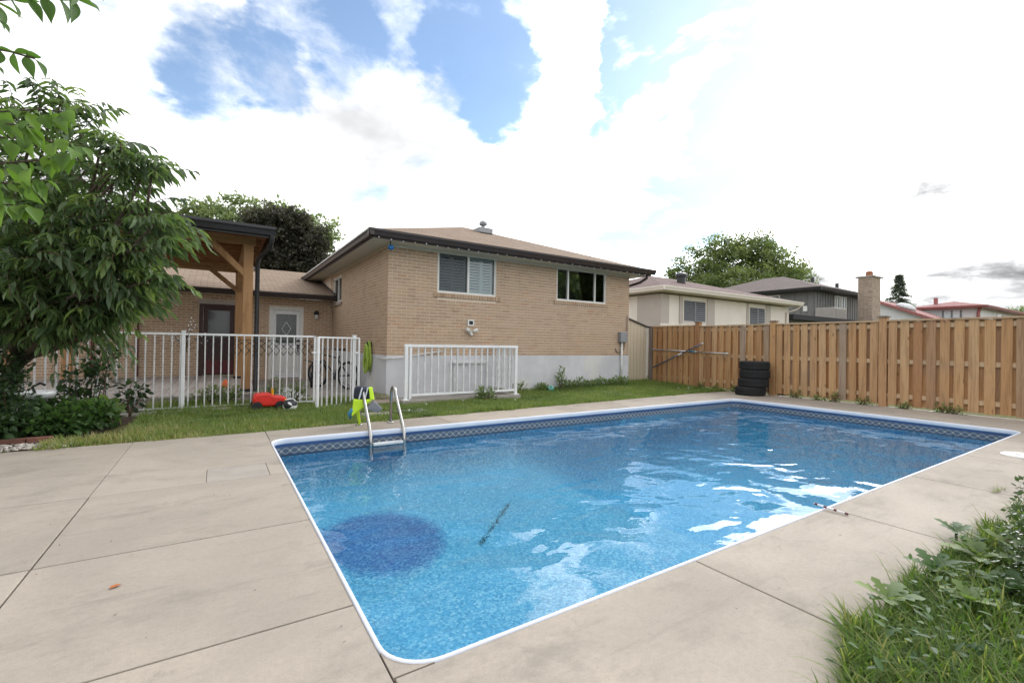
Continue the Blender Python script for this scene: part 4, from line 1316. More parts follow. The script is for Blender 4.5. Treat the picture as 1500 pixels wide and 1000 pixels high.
def pad(c, sx, sy, sz, rot=0.0, mat='neon_yellow', name='panel', tilt=0.0, bev=.03, parent=None):
    o = MB().box(-sx / 2, sx / 2, -sy / 2, sy / 2, -sz / 2, sz / 2).build(name, mat, parent or vest, bevel=bev)
    o.location = c; o.rotation_euler = (tilt, rot, 0.35); WPOS[o.name] = tuple(c)
    return o


b_ = pad((1.74, 6.60, .47), .20, .17, .20, .10, 'navy_cloth', 'back_panel', bev=.05)
for dx in (-.05, .03):
    pad((1.745 + dx, 6.50, .48), .020, .012, .17, .3, 'cloth_white', 'stripe', bev=.004)
MB().prism([(1.60, 6.49, .40), (1.86, 6.47, .385), (1.73, 6.50, .27), (1.58, 6.51, .16)], (.02, .10, .0)).build('front_panel', 'neon_yellow', vest, bevel=.015)
MB().prism([(1.85, 6.49, .56), (1.88, 6.47, .38), (1.82, 6.47, .39), (1.80, 6.49, .56)], (.02, .06, .0)).build('side_strip', 'neon_yellow', vest, bevel=.01)
MB().prism([(1.87, 6.44, .37), (1.98, 6.40, .26), (1.93, 6.42, .20), (1.74, 6.45, .26)], (.02, .10, .0)).build('collar', 'cloth_grey', vest, bevel=.015)
MB().tube([(1.66, 6.55, .24), (1.70, 6.62, .15), (1.73, 6.66, .05), (1.72, 6.68, .012)], [.028, .024, .018, .012], 8).build('strap', 'neon_yellow', vest, smooth=True)
MB().tube([(1.60, 6.52, .26), (1.58, 6.60, .19), (1.60, 6.66, .12)], [.03, .035, .02], 8).build('arm_flap', 'cloth_blue', vest, smooth=True)

# ------------------------------------------------------------------ toys
toy = thing('ride_on_toy', (.80, 8.86, 0), 'red plastic ride-on toy car lying by the white fence', 'toy car')
cx, cy_ = .80, 8.90
m = MB()
prof = [(-.27, .06), (-.28, .20), (-.25, .27), (-.05, .28), (.05, .23), (.20, .21), (.27, .14), (.26, .06)]
m.prism([(cx + a, cy_ - .15, b + .02) for a, b in prof], (0, .30, 0))
body = m.build('body', 'toy_red', toy, bevel=.03)
MB().prism([(cx + .16, cy_ - .17, .06), (cx + .38, cy_ - .19, .06), (cx + .40, cy_ - .19, .12), (cx + .20, cy_ - .17, .20)], (0, .22, 0)).build('front_scoop', 'toy_yellow', toy, bevel=.015)
for wx in (-.22, .13):
    for wy in (-.17, .17):
        w_ = MB().lathe([(.03, -.025), (.075, -.025), (.085, 0), (.075, .025), (.03, .025)], (cx + wx, cy_ + wy, .085), 18, axis=(0, 1, 0)).build('wheel', 'black_plastic', toy, smooth=True, sharp=40)
MB().tube([(cx + .02, cy_ - .10, .26), (cx + .02, cy_ - .10, .36), (cx + .02, cy_ + .10, .36), (cx + .02, cy_ + .10, .26)], .012, 8).build('handle', 'toy_yellow', toy)

t = NT('ball_panels')
vo = t.voronoi(11.0, None, 'F1', 'Color'); sp = t.new('ShaderNodeSeparateColor'); t.l.new(vo, sp.inputs[0])
c = t.cramp(sp.outputs[1], [(0, (.7, .71, .70)), (.52, (.02, .022, .025)), (.85, (.7, .71, .70))], True)
t.done(t.principled(c, .4, 0, None, .4))
tag(MB().ball((1.05, 8.50, .115), .115, 20, 14).build('football', 'ball_panels', smooth=True), 'black and white ball in the grass beside the red toy', 'ball')
gbx = thing('play_ball', (7.05, 9.10, .09), 'small green and white ball on the lawn below the house foundation', 'ball')
MB().ball((7.05, 9.10, .10), .088, 16, 12).build('shell', 'toy_green', gbx, smooth=True)
MB().lathe([(.060, -.02), (.0625, 0), (.060, .02)], (7.03, 9.063, .13), 14, axis=(-.3, -.7, .5)).build('patch', 'toy_white', gbx, smooth=True)
MB().lathe([(.02, -.07), (.055, -.068), (.06, -.06)], (7.05, 9.10, .10), 10, axis=(.5, .7, -.3)).build('patch', 'toy_white', gbx, smooth=True)
tag(MB().lathe([(.05, 0), (.075, .02), (.06, .09), (.03, .15), (.01, .17)], (.16, 11.2, .204), 14).build('toy_cone', 'toy_orange', smooth=True), 'little orange toy left on the plank deck beside the pavilion post', 'toy')
bag = MB(); bn = 9
for j in range(bn):
    for i in range(bn):
        bag.v.append((.92 + .06 * i + random.uniform(-.02, .02), 9.55 + .05 * j * .6, .06 + .03 * j * (1 - abs(i - 4) / 9) + random.uniform(-.02, .02)))
for j in range(bn - 1):
    for i in range(bn - 1): a = j * bn + i; bag.f.append((a, a + 1, a + bn + 1, a + bn))
o = bag.build('plastic_sheet', 'cloth_white', smooth=True)
md = o.modifiers.new('thick', 'SOLIDIFY'); md.thickness = .006
tag(o, 'crumpled white plastic sheet lying behind the white fence', 'plastic sheet')

# ------------------------------------------------------------------ bicycle
bike = thing('bicycle', (2.35, 11.8, .05), 'dark bicycle parked on the patio behind the open gate', 'bicycle')
hd_ = Vector((-.52, .854, 0)).normalized(); side = Vector((hd_.y, -hd_.x, 0)); up = Vector((0, 0, 1))
b0 = Vector((2.66, 11.35, .05)); WR_ = .335


def bp(f, h, s=0.0): return b0 + hd_ * f + up * h + side * s


for f0 in (0.0, 1.02):
    c0 = bp(f0, WR_)
    ring = [c0 + (hd_ * math.cos(2 * math.pi * i / 36) + up * math.sin(2 * math.pi * i / 36)) * (WR_ - .024) for i in range(36)]
    wh = MB().tube(ring, .032, 8, closed=True).build('wheel', 'rubber', bike, smooth=True)
    rim = [c0 + (hd_ * math.cos(2 * math.pi * i / 36) + up * math.sin(2 * math.pi * i / 36)) * (WR_ - .058) for i in range(36)]
    MB().tube(rim, .010, 6, closed=True).build('rim', 'pole_silver', wh, smooth=True)
    sp_ = MB()
    for i in range(18):
        a = 2 * math.pi * i / 18
        sp_.tube([c0 + side * (.02 if i % 2 else -.02), c0 + (hd_ * math.cos(a) + up * math.sin(a)) * (WR_ - .06)], .0016, 3, caps=False)
    tag(sp_.build('spokes', 'pole_silver', wh), kind='stuff')
    MB().lathe([(.02, -.04), (.03, -.03), (.02, 0), (.03, .03), (.02, .04)], c0, 10, axis=side).build('hub', 'black_plastic', wh)
fr_ = MB()
bbk, seat_t, head = bp(.42, .30), bp(.30, .80), bp(.84, .82)
for a, b in ((bp(0, WR_), bbk), (bp(0, WR_), bp(.33, .70)), (bbk, seat_t), (bbk, bp(.86, .72)), (bp(.33, .74), head), (head + up * .06, bp(.87, .66))):
    fr_.tube([a, b], .017, 8)
for s in (-.045, .045): fr_.tube([bp(.87, .66, s), bp(1.02, WR_, s)], .013, 8)
fr_.build('frame', 'black_plastic', bike, smooth=True, sharp=50)
MB().tube([bp(.30, .80), bp(.28, .92)], .012, 8).build('seat_post', 'pole_silver', bike)
MB().prism([tuple(bp(.12, .93, -.07)), tuple(bp(.12, .93, .07)), tuple(bp(.28, .93, .05)), tuple(bp(.44, .93, .018)), tuple(bp(.44, .93, -.018)), tuple(bp(.28, .93, -.05))], (0, 0, .045)).build('saddle', 'black_plastic', bike, bevel=.012)
MB().tube([bp(.76, .98, -.29), bp(.84, 1.0, -.14), bp(.82, .99, 0), bp(.84, 1.0, .14), bp(.76, .98, .29)], .014, 8).build('handlebar', 'pole_silver', bike, smooth=True)
MB().tube([bp(.84, .86), bp(.82, .99)], .014, 8).build('stem', 'black_plastic', bike)
MB().lathe([(.02, -.008), (.09, -.006), (.09, .006), (.02, .008)], bbk, 18, axis=side).build('chainring', 'black_plastic', bike)
MB().tube([bbk + side * .06, bp(.50, .15, .07), bp(.54, .13, .14)], .010, 6).build('crank', 'grey_metal', bike)
MB().tube([bbk - side * .06, bp(.34, .45, -.07), bp(.31, .47, -.14)], .010, 6).build('crank', 'grey_metal', bike)
stroll = thing('child_bicycle', (2.0, 12.9, .05), 'small dark child bicycle leaning by the patio door behind the gate', 'bicycle')
c1 = Vector((1.98, 12.15, .05)); hd2 = Vector((.25, .97, 0)).normalized(); sd2 = Vector((hd2.y, -hd2.x, 0))
for f0 in (0, .62):
    c0 = c1 + hd2 * f0 + up * .20
    ring = [c0 + (hd2 * math.cos(2 * math.pi * i / 28) + up * math.sin(2 * math.pi * i / 28)) * .175 for i in range(28)]
    MB().tube(ring, .026, 8, closed=True).build('wheel', 'rubber', stroll, smooth=True)
m = MB()
for a, b in (((0, .20), (.25, .18)), ((.25, .18), (.17, .50)), ((.17, .45), (.47, .50)), ((.25, .18), (.48, .46)), ((.46, .58), (.62, .20)), ((0, .2), (.18, .42))):
    m.tube([c1 + hd2 * a[0] + up * a[1], c1 + hd2 * b[0] + up * b[1]], .018, 8)
m.build('frame', 'black_plastic', stroll)
MB().tube([c1 + hd2 * .44 + up * .66 - sd2 * .22, c1 + hd2 * .46 + up * .60, c1 + hd2 * .44 + up * .66 + sd2 * .22], .014, 8).build('handlebar', 'black_plastic', stroll)
o = MB().box(-.05, .05, -.10, .10, 0, .045).build('saddle', 'black_plastic', stroll, bevel=.015); o.location = c1 + hd2 * .15 + up * .51

# ------------------------------------------------------------------ garden hose on the side wall
hose = thing('garden_hose', (2.95, 10.65, .8), 'coiled lime green garden hose hung on the brick side wall', 'hose')
MB().box(2.90, 2.995, 10.60, 10.72, 1.10, 1.20).build('hanger', 'black_plastic', hose, bevel=.015)
hm = MB()
for k in range(11):
    n_ = 30; wy = random.uniform(.11, .24); top = random.uniform(1.10, 1.22); bot = random.uniform(.46, .66); ox = 2.965 - .022 * (k % 5); oy = 10.66 + random.uniform(-.05, .05)
    pts = []
    for i in range(n_):
        a = 2 * math.pi * i / n_
        pts.append((ox + .006 * math.sin(2 * a), oy + wy * math.sin(a) * (1.0 if math.cos(a) < 0 else .75), (top + bot) / 2 + (top - bot) / 2 * math.cos(a)))
    hm.tube(pts, .0125, 7, closed=True)
hm.build('coil', 'hose_green', hose, smooth=True)
MB().tube([(2.90, 10.5, .95), (2.88, 10.72, .80), (2.90, 10.92, .72), (2.88, 11.0, .70)], .0125, 7).build('loose_end', 'hose_green', hose, smooth=True)

# ------------------------------------------------------------------ wooden fence on the right
XF = 12.0
wf = thing('wooden_fence', (XF, 6, 0), 'tall orange-brown shadowbox fence of upright wooden boards along the pool', 'fence')
pyl = [10.12, 8.42, 6.20, 3.90, 1.72, -.5]
tops = [1.83, 1.80, 1.80, 1.81, 1.81]
for k, y in enumerate(pyl):
    lean = .035 if k == 1 else 0
    zt = (1.86, 1.93, 1.875, 1.895, 1.9, 1.9)[k]
    p_ = MB().prism([(XF - .072, y - .07, -.1), (XF + .06, y - .07, -.1), (XF + .06, y + .07, -.1), (XF - .072, y + .07, -.1)], (0, -lean, zt + .1)).build('post', 'fence_old_wood' if k == 0 else 'fence_wood', wf, bevel=.004)
    if k:
        MB().box(XF - .095, XF + .085, y - .095 - lean, y + .095 - lean, zt + .001, zt + .022).build('post_cap', 'fence_old_wood', p_)
        MB().prism([(XF - .06, y - .06 - lean, zt + .022), (XF + .05, y - .06 - lean, zt + .022), (XF + .05, y + .06 - lean, zt + .022), (XF - .06, y + .06 - lean, zt + .022)], (0, 0, .012)).build('post_cap', 'fence_old_wood', p_)
for k in range(len(pyl) - 1):
    ya, yb, zt = pyl[k] - .06, pyl[k + 1] + .06, tops[k]
    for z_ in (.24, .96, zt - .10):
        MB().box(XF - .022, XF + .022, yb, ya, z_ - .045, z_ + .045).build('rail', 'fence_rail_wood', wf)
    MB().box(XF - .068, XF + .066, yb - .003, ya + .003, zt, zt + .03).build('top_rail', 'fence_rail_wood', wf)
    nb = max(3, round((ya - yb) / .205)); pitch = (ya - yb) / nb
    bmesh_f = MB().box(-.009, .009, -.071, .071, 0, zt - .055).mesh('board', 'fence_wood')
    for i in range(nb):
        yc = yb + pitch * (i + .5)
        inst('board', bmesh_f, (XF - .032 - random.uniform(0, .003), yc + random.uniform(-.006, .006), .05 + random.uniform(-.015, .005)), wf, rot=(random.gauss(0, .004), 0, random.gauss(0, .012)))
        if i < nb - 1:
            inst('board', bmesh_f, (XF + .032, yc + pitch / 2, .05), wf, rot=(random.gauss(0, .003), 0, 0))
    for yc in (yb + .03, ya - .03): inst('board', bmesh_f, (XF + .034, yc, .05), wf)
# pool poles resting on the fence
for nm, lab, a, b, mt, r in (('pool_pole', 'long silver pool pole lying level across the wooden fence', (11.90, 9.98, 1.10), (11.90, 7.38, 1.03), 'pole_silver', .016),
                             ('skimmer_pole', 'dark blue pool pole leaning diagonally across the wooden fence', (11.86, 9.94, .52), (11.86, 8.13, 1.32), 'pole_blue', .017)):
    tg = thing(nm, a, lab, 'pole')
    A, Bv = Vector(a), Vector(b); mid = A.lerp(Bv, .62)
    MB().tube([A, mid], r + .005, 8).build('outer_tube', 'pole_blue' if nm == 'skimmer_pole' else 'pole_silver', tg, smooth=True)
    MB().tube([mid, A.lerp(Bv, .96)], r, 8).build('inner_tube', 'pole_silver' if nm == 'pool_pole' else 'pole_blue', tg, smooth=True)
    MB().tube([A.lerp(Bv, .96), Bv], r + .004, 8).build('grip', 'cloth_white', tg, smooth=True)
    MB().tube([A.lerp(Bv, .52), A.lerp(Bv, .60)], r + .009, 8).build('clamp', 'cloth_white' if nm == 'skimmer_pole' else 'cloth_blue', tg, smooth=True)
    MB().tube([A.lerp(Bv, .57), A.lerp(Bv, .57) + Vector((.085, 0, .02))], .01, 6).build('hook', 'grey_metal', tg)

# ------------------------------------------------------------------ stack of tyres
for k, (dx, dy, lab) in enumerate(((-.05, .05, 'black car tyre at the bottom of the stack by the fence'), (0, 0, 'black car tyre second from the ground in the stack'),
                                   (.015, -.02, 'black car tyre third from the ground in the stack'), (.02, -.01, 'black car tyre on top of the stack by the fence'))):
    c0 = (11.50 + dx, 6.44 + dy, .216 * k)
    ty = thing('car_tyre', c0, lab, 'tyre', 'tyres stacked by the wooden fence')
    R_ = .345; pr = [(.205, .012), (.23, .0), (.29, .001), (.325, .004), (.340, .014), (R_, .03), (R_, .105), (R_, .186), (.340, .202), (.325, .212), (.29, .215), (.23, .216), (.205, .204), (.20, .108)]
    o = MB().lathe(pr, c0, 40, close=True).build('casing', 'rubber', ty, smooth=True)
    tr_ = MB()
    for i in range(64):
        a = 2 * math.pi * i / 64; ca, sa = math.cos(a), math.sin(a)
        for zz0, zz1, sk in ((.030, .098, .03), (.116, .184, -.03)):
            p = Vector((c0[0] + ca * (R_ + .002), c0[1] + sa * (R_ + .002), c0[2] + zz0)); q = Vector((c0[0] + math.cos(a + sk) * (R_ + .002), c0[1] + math.sin(a + sk) * (R_ + .002), c0[2] + zz1))
            tr_.bar(p, q, .022, .010, up=(ca, sa, 0))
    tag(tr_.build('tread', 'rubber', ty), kind='stuff')

# ------------------------------------------------------------------ garden shed
shed = thing('garden_shed', (11.3, 11.2, 0), 'narrow beige lean-to shed between the house and the wooden fence', 'shed')
SX0, SX1, SY0, SY1 = 10.62, 11.88, 10.22, 12.4
zl, zr = 2.15, 1.81
MB().prism([(SX0, SY0, .10), (SX1, SY0, .04), (SX1, SY0, zr), (SX0, SY0, zl)], (0, SY1 - SY0, 0)).build('body', 'beige_siding', shed)
x = SX0 + .02
while x < SX1 - .05:
    zt = zl + (zr - zl) * (x + .05 - SX0) / (SX1 - SX0)
    MB().prism([(x, SY0 - .012, .11), (x + .145, SY0 - .012, .10), (x + .145, SY0 - .012, zt - .045), (x, SY0 - .012, zt - .01)], (0, .010, 0)).build('siding_panel', 'beige_siding', shed)
    x += .153
MB().box(SX1 - .035, SX1 + .012, SY0 - .02, SY0 - .0005, .03, zr).build('corner_trim', 'white_trim', shed)
MB().prism([(SX0 - .05, SY0 - .06, zl + .005), (SX1 + .05, SY0 - .06, zr - .012), (SX1 + .05, SY0 - .06, zr + .03), (SX0 - .05, SY0 - .06, zl + .047)], (0, SY1 - SY0 + .1, 0)).build('roof', 'gutter_brown', shed)
MB().box(SX0 - .02, SX1 - .2, SY0 + .02, SY1, -.03, .099).build('base_skid', 'soil', shed)

# ------------------------------------------------------------------ neighbouring houses
def hip(name, x0, x1, y0, y1, ez, sl, mat, parent, gut=None, fh=.16):
    hd_ = min(x1 - x0, y1 - y0) / 2; rz = ez + hd_ * sl
    if x1 - x0 >= y1 - y0: r0, r1 = (x0 + hd_, (y0 + y1) / 2, rz), (x1 - hd_ + .01, (y0 + y1) / 2, rz)
    else: r0, r1 = ((x0 + x1) / 2, y0 + hd_, rz), ((x0 + x1) / 2, y1 - hd_ + .01, rz)
    rv = [(x0, y0, ez), (x1, y0, ez), (x1, y1, ez), (x0, y1, ez), r0, r1]
    q = [(0, 1, 5, 4), (1, 2, 5), (2, 3, 4, 5), (3, 0, 4)] if x1 - x0 >= y1 - y0 else [(0, 1, 4), (1, 2, 5, 4), (2, 3, 5), (3, 0, 4, 5)]
    r = roof_faces(name, rv, q, mat, parent)
    if gut:
        gutter_run((x0, y0, 0), (x1, y0, 0), (0, -1, 0), parent, gut, ez - .01, fh, .12)
        gutter_run((x0, y0 - .119, 0), (x0, y1, 0), (-1, 0, 0), parent, gut, ez - .012, fh, .12)
        MB().box(x0 + .002, x1, y0 + .002, y1, ez - fh - .03, ez - .015).build('soffit', gut, parent)
    return r


def slat_window(parent, x0, x1, z0, z1, y, frame_mat, slat_mat, n):
    w = MB().box(x0 - .06, x1 + .06, y - .03, y - .002, z0 - .06, z0).box(x0 - .06, x1 + .06, y - .03, y - .002, z1, z1 + .06) \
        .box(x0 - .06, x0, y - .03, y - .002, z0, z1).box(x1, x1 + .06, y - .03, y - .002, z0, z1).build('window', frame_mat, parent)
    MB().box(x0, x1, y - .008, y - .002, z0, z1).build('interior', 'room_dark', w)
    xm = (x0 + x1) / 2
    for a, b in ((x0, xm - .05), (xm + .05, x1)):
        for k in range(n):
            z_ = z0 + (z1 - z0) * (k + .15) / n
            MB().prism([(a, y - .05, z_), (a, y - .015, z_ + .7 * (z1 - z0) / n), (a, y - .010, z_ + .7 * (z1 - z0) / n), (a, y - .045, z_)], (b - a, 0, 0)).build('slat', slat_mat, w)
    MB().box(xm - .05, xm + .05, y - .05, y - .010, z0, z1).build('mullion', slat_mat, w)
    return w


def pane_window_y(parent, x0, x1, z0, z1, y, frame='white_trim', n=2):
    """window in a wall that faces -Y"""
    w = MB().box(x0 - .08, x1 + .08, y - .05, y - .002, z0 - .08, z0).box(x0 - .08, x1 + .08, y - .05, y - .002, z1, z1 + .08) \
        .box(x0 - .08, x0, y - .05, y - .002, z0, z1).box(x1, x1 + .08, y - .05, y - .002, z0, z1).build('window', frame, parent)
    for k in range(1, n):
        xm = x0 + (x1 - x0) * k / n
        MB().box(xm - .04, xm + .04, y - .05, y - .012, z0, z1).build('mullion', frame, w)
    MB().box(x0, x1, y - .010, y - .003, z0, z1).build('pane', 'leaded_glass' if frame != 'white_trim' else 'shutter_blue', w)
    return w


nb = thing('neighbour_bungalow', (19.5, 16, 0), 'beige stucco bungalow with brown hip roof behind the wooden fence', 'house')
NXa, NXb, NYa, NYb = 14.75, 24.65, 12.0, 20.0
MB().box(NXa, NXb, NYa, NYb, -.1, 3.30).build('wall', 'stucco_beige', nb)
for x0, x1 in ((NXa + .0, NXa + .45), (15.86, 16.02), (17.72, 18.25), (20.78, 20.92), (22.42, 22.85)):
    MB().box(x0, x1, NYa - .035, NYa - .001, 0, 3.29).build('pilaster', 'stucco_taupe', nb)
MB().box(NXa - .035, NXa - .001, NYa - .035, NYa + 1.2, 0, 3.29).build('pilaster', 'stucco_taupe', nb)
MB().box(NXa - .06, NXb + .06, NYa - .06, NYa - .002, 2.02, 2.12).build('string_course', 'stucco_beige', nb)
slat_window(nb, 16.14, 17.60, 2.27, 3.12, NYa, 'stucco_beige', 'shutter_grey', 10)
slat_window(nb, 21.02, 22.32, 2.28, 3.10, NYa, 'stucco_beige', 'shutter_grey', 10)
rf = hip('roof', NXa - .42, NXb + .42, NYa - .42, NYb + .42, 3.56, .29, 'shingle_mauve', nb, 'stucco_beige', .17)
vp = at(998, 408, 21.5); vp.z = 0
zr_ = 3.56 + (vp.y - (NYa - .42)) * .29
MB().lathe([(.20, -.2), (.20, .28), (.27, .30), (.27, .42), (.20, .46), (.05, .50)], (vp.x, vp.y, zr_), 18).build('roof_vent', 'gutter_black', rf, smooth=True, sharp=40)
MB().tube([(NXb + .3, NYa - .46, 3.40), (NXb + .2, NYa - .3, 3.2), (NXb - .3, NYa - .05, 3.02), (NXb - .3, NYa - .05, .1)], .045, 8).build('downspout', 'stucco_beige', nb)

dk = thing('charcoal_house', (39, 19, 0), 'two-storey charcoal sided house with brick chimney beyond the fence', 'house')
MB().box(33.7, 42.0, 14.8, 24.4, 0, 5.12).build('wall', 'siding_charcoal', dk)
for i in range(21):
    x = 33.75 + i * .39
    MB().box(x, x + .06, 14.765, 14.799, 2.7, 5.10).build('batten', 'siding_charcoal', dk)
for i in range(24):
    y = 14.85 + i * .39
    MB().box(33.665, 33.699, y, y + .06, 2.7, 5.10).build('batten', 'siding_charcoal', dk)
rf = hip('roof', 33.1, 42.4, 14.2, 25.0, 5.32, .34, 'shingle_grey', dk, 'gutter_black', .2)
for (px, py, h_) in ((1190, 411, 1.05), (1226, 417, .75)):
    q = at(px, py + 5, 37)
    MB().tube([(q.x, q.y, q.z - .9), (q.x, q.y, q.z + h_ * .5)], .13, 8).build('vent_pipe', 'gutter_black', rf)
pane_window_y(dk, 36.75, 38.45, 4.08, 4.92, 14.8)
pane_window_y(dk, 40.6, 41.4, 4.12, 5.0, 14.8, n=1)
w = MB().box(33.65, 33.698, 17.0, 17.08, 4.3, 5.0).box(33.65, 33.698, 18.6, 18.68, 4.3, 5.0).box(33.65, 33.698, 17.08, 18.6, 4.92, 5.0).box(33.65, 33.698, 17.08, 18.6, 4.3, 4.38).box(33.655, 33.698, 17.78, 17.86, 4.38, 4.92).build('window', 'white_trim', dk)
MB().box(33.684, 33.694, 17.08, 18.6, 4.38, 4.92).build('pane', 'leaded_glass', w)
MB().box(33.62, 33.699, 15.2, 15.45, 3.75, 4.1).build('meter_box', 'white_trim', dk)
MB().box(25.4, 41.0, 12.35, 14.79, 0, 2.72).build('lower_wall', 'siding_charcoal', dk)
MB().box(25.0, 41.4, 11.95, 14.79, 2.721, 2.98).build('lower_roof', 'roof_black', dk)
ch = MB().box(37.0, 38.35, 12.7, 13.5, 2.6, 6.10).build('chimney', 'mortar', dk)
chm = MB()
z_ = 2.99
row = 0
while z_ < 6.0:
    x = 37.0 - (.12 if row % 2 else 0)
    while x < 38.35:
        chm.box(max(x, 36.998), min(x + .23, 38.352), 12.675, 12.699, z_, z_ + .08); x += .245
    y = 12.675
    while y < 13.5:
        chm.box(36.975, 36.999, y, min(y + .23, 13.5), z_, z_ + .08); y += .245
    z_ += .092; row += 1
tag(chm.build('chimney_bricks', 'chimney_brick', dk), kind='stuff')
MB().box(36.86, 38.50, 12.56, 13.62, 6.101, 6.20).build('chimney_cap', 'concrete_old', dk)
MB().lathe([(.22, 0), (.20, .28), (.24, .30), (.10, .42)], (37.68, 13.1, 6.20), 12).build('flue', 'terracotta', dk)
acu = thing('air_conditioner', (35, 13.4, 2.98), 'beige boxy air conditioning unit on the low black roof', 'air conditioner')
q = at(1205, 458, 29.0); x0 = q.x
MB().box(x0, x0 + 1.75, 13.0, 14.1, 2.981, 3.82).build('cabinet', 'ac_beige', acu, bevel=.03)
for k in range(7): MB().box(x0 + .12, x0 + 1.62, 12.97, 12.999, 3.10 + k * .095, 3.15 + k * .095).build('louvre', 'ac_beige', acu)

pk_ = thing('pink_roof_house', (62, 16, 0), 'distant white house with pinkish red roof beyond the fence', 'house')
MB().box(56.3, 72, 11.6, 15.6, 0, 5.1).build('wall', 'siding_white', pk_)
hip('roof', 55.6, 72.7, 10.9, 16.2, 5.25, .24, 'shingle_pink', pk_, 'trim_red', .18)
MB().prism([(50.6, 12.9, 0), (50.6, 17, 0), (50.6, 17, 5.6), (50.6, 12.9, 3.75)], (5.0, 0, 0)).build('wing_wall', 'siding_white', pk_)
r2 = roof_faces('wing_roof', [(50.2, 12.2, 3.58), (55.58, 12.2, 3.58), (55.58, 17, 5.74), (50.2, 17, 5.74)], [(0, 1, 2, 3)], 'shingle_pink', pk_)
MB().bar((50.15, 12.1, 3.44), (50.15, 17, 5.64), .12, .22).build('rake_trim', 'trim_red', pk_)
MB().box(50.1, 55.5, 12.0, 12.19, 3.36, 3.56).build('fascia', 'trim_red', pk_)
MB().lathe([(.75, 0), (.70, .18), (.45, .32), (.1, .40)], (51.6, 15.2, 4.98), 16, axis=(0, -.45, 1)).build('skylight', 'cloth_white', pk_, smooth=True)
MB().tube([(57.2, 14.6, 5.3), (57.2, 14.6, 6.2)], .16, 8).build('vent_pipe', 'trim_red', pk_)
MB().tube([(56.25, 11.4, 5.1), (56.2, 11.5, 4.6), (56.2, 11.5, 0)], .12, 8).build('downspout', 'trim_red', pk_)
pane_window_y(pk_, 63.0, 64.8, 3.9, 4.8, 11.6, 'white_paint', 1)
w = MB().box(56.22, 56.298, 12.6, 12.7, 3.7, 4.9).box(56.22, 56.298, 13.2, 13.3, 3.7, 4.9).box(56.22, 56.298, 13.8, 13.9, 3.7, 4.9).build('window', 'shutter_grey', pk_)
MB().box(56.28, 56.297, 12.7, 13.8, 3.75, 4.85).build('pane', 'shutter_blue', w)


# ------------------------------------------------------------------ trees
def limb(p, q, bend=.15, n=6):
    p, q = Vector(p), Vector(q); L_ = (q - p).length
    o = Vector((random.gauss(0, 1), random.gauss(0, 1), random.gauss(0, .5))) * bend * L_
    return [p.lerp(q, i / n) + o * math.sin(math.pi * i / n) * .5 for i in range(n + 1)]


def blob_tree(name, label, base, height, blobs, mat, n_clump, per, leaf, trunk_r, group=None, spread=.5, sky_gap=.25, tint_lo=.0):
    """tapered trunk, limbs to each mass of the crown, and leaf-sized faces gathered in many small clumps"""
    root = thing(name, base, label, 'tree', group)
    tr = MB(); base = Vector(base); top = base + Vector((0, 0, height * .55))
    tr.tube(limb(base - Vector((0, 0, .2)), top, .03), [trunk_r * (1 - .10 * i) for i in range(7)], 10)
    for c, r in blobs:
        p0 = base.lerp(top, random.uniform(.45, .95))
        tr.tube(limb(p0, c, .12), [trunk_r * .42 * (1 - .13 * i) + .01 for i in range(7)], 7)
        for _ in range(4):
            e = Vector(c) + Vector((random.gauss(0, 1), random.gauss(0, 1), random.gauss(0, 1))).normalized() * (sum(r) / 3 * .85)
            tr.tube(limb(c, e, .15, 4), [trunk_r * .14, trunk_r * .11, trunk_r * .08, trunk_r * .05, .008], 5)
    tr.build('trunk', 'bark', root, smooth=True)
    vol = np.array([r[0] * r[1] * r[2] for _, r in blobs]) ** .75; vol /= vol.sum()
    P, T, OUT = [], [], []
    for (c, r), f in zip(blobs, vol):
        m_ = max(6, int(n_clump * f))
        d = unit(RNG.normal(size=(m_, 3))); rad = RNG.random(m_) ** .36
        rad *= 1 + .14 * np.sin(d[:, 0] * 7 + c[0]) * np.cos(d[:, 2] * 6 + c[1]) + .08 * RNG.normal(size=m_)
        cc_ = np.array(c)[None] + d * rad[:, None] * np.array(r)[None]
        keep = RNG.random(m_) > sky_gap * .4
        cc_, d = cc_[keep], d[keep]
        k_ = len(cc_)
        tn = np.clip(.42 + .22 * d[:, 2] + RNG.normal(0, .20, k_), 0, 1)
        pp = cc_[:, None] + RNG.normal(0, spread, (k_, per, 3)) * np.array([1, 1, .6])
        P.append(pp.reshape(-1, 3)); T.append(np.repeat(tn, per)); OUT.append(np.repeat(d, per, 0))
    P, T, OUT = np.concatenate(P), np.concatenate(T), np.concatenate(OUT)
    N = len(P)
    D = unit(OUT * .6 + RNG.normal(0, .7, (N, 3)) + np.array([0, 0, -.25]))
    U = unit(RNG.normal(0, .6, (N, 3)) + np.array([0, 0, 1.0]))
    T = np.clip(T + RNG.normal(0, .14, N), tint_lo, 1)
    L_ = leaf * RNG.uniform(.6, 1.3, N)
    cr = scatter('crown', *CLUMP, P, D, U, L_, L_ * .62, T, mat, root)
    return root


def bl(px, py, depth, rx, rz, ry=None):
    c = at(px, py, depth); return (tuple(c), (rx, ry or rx, rz))


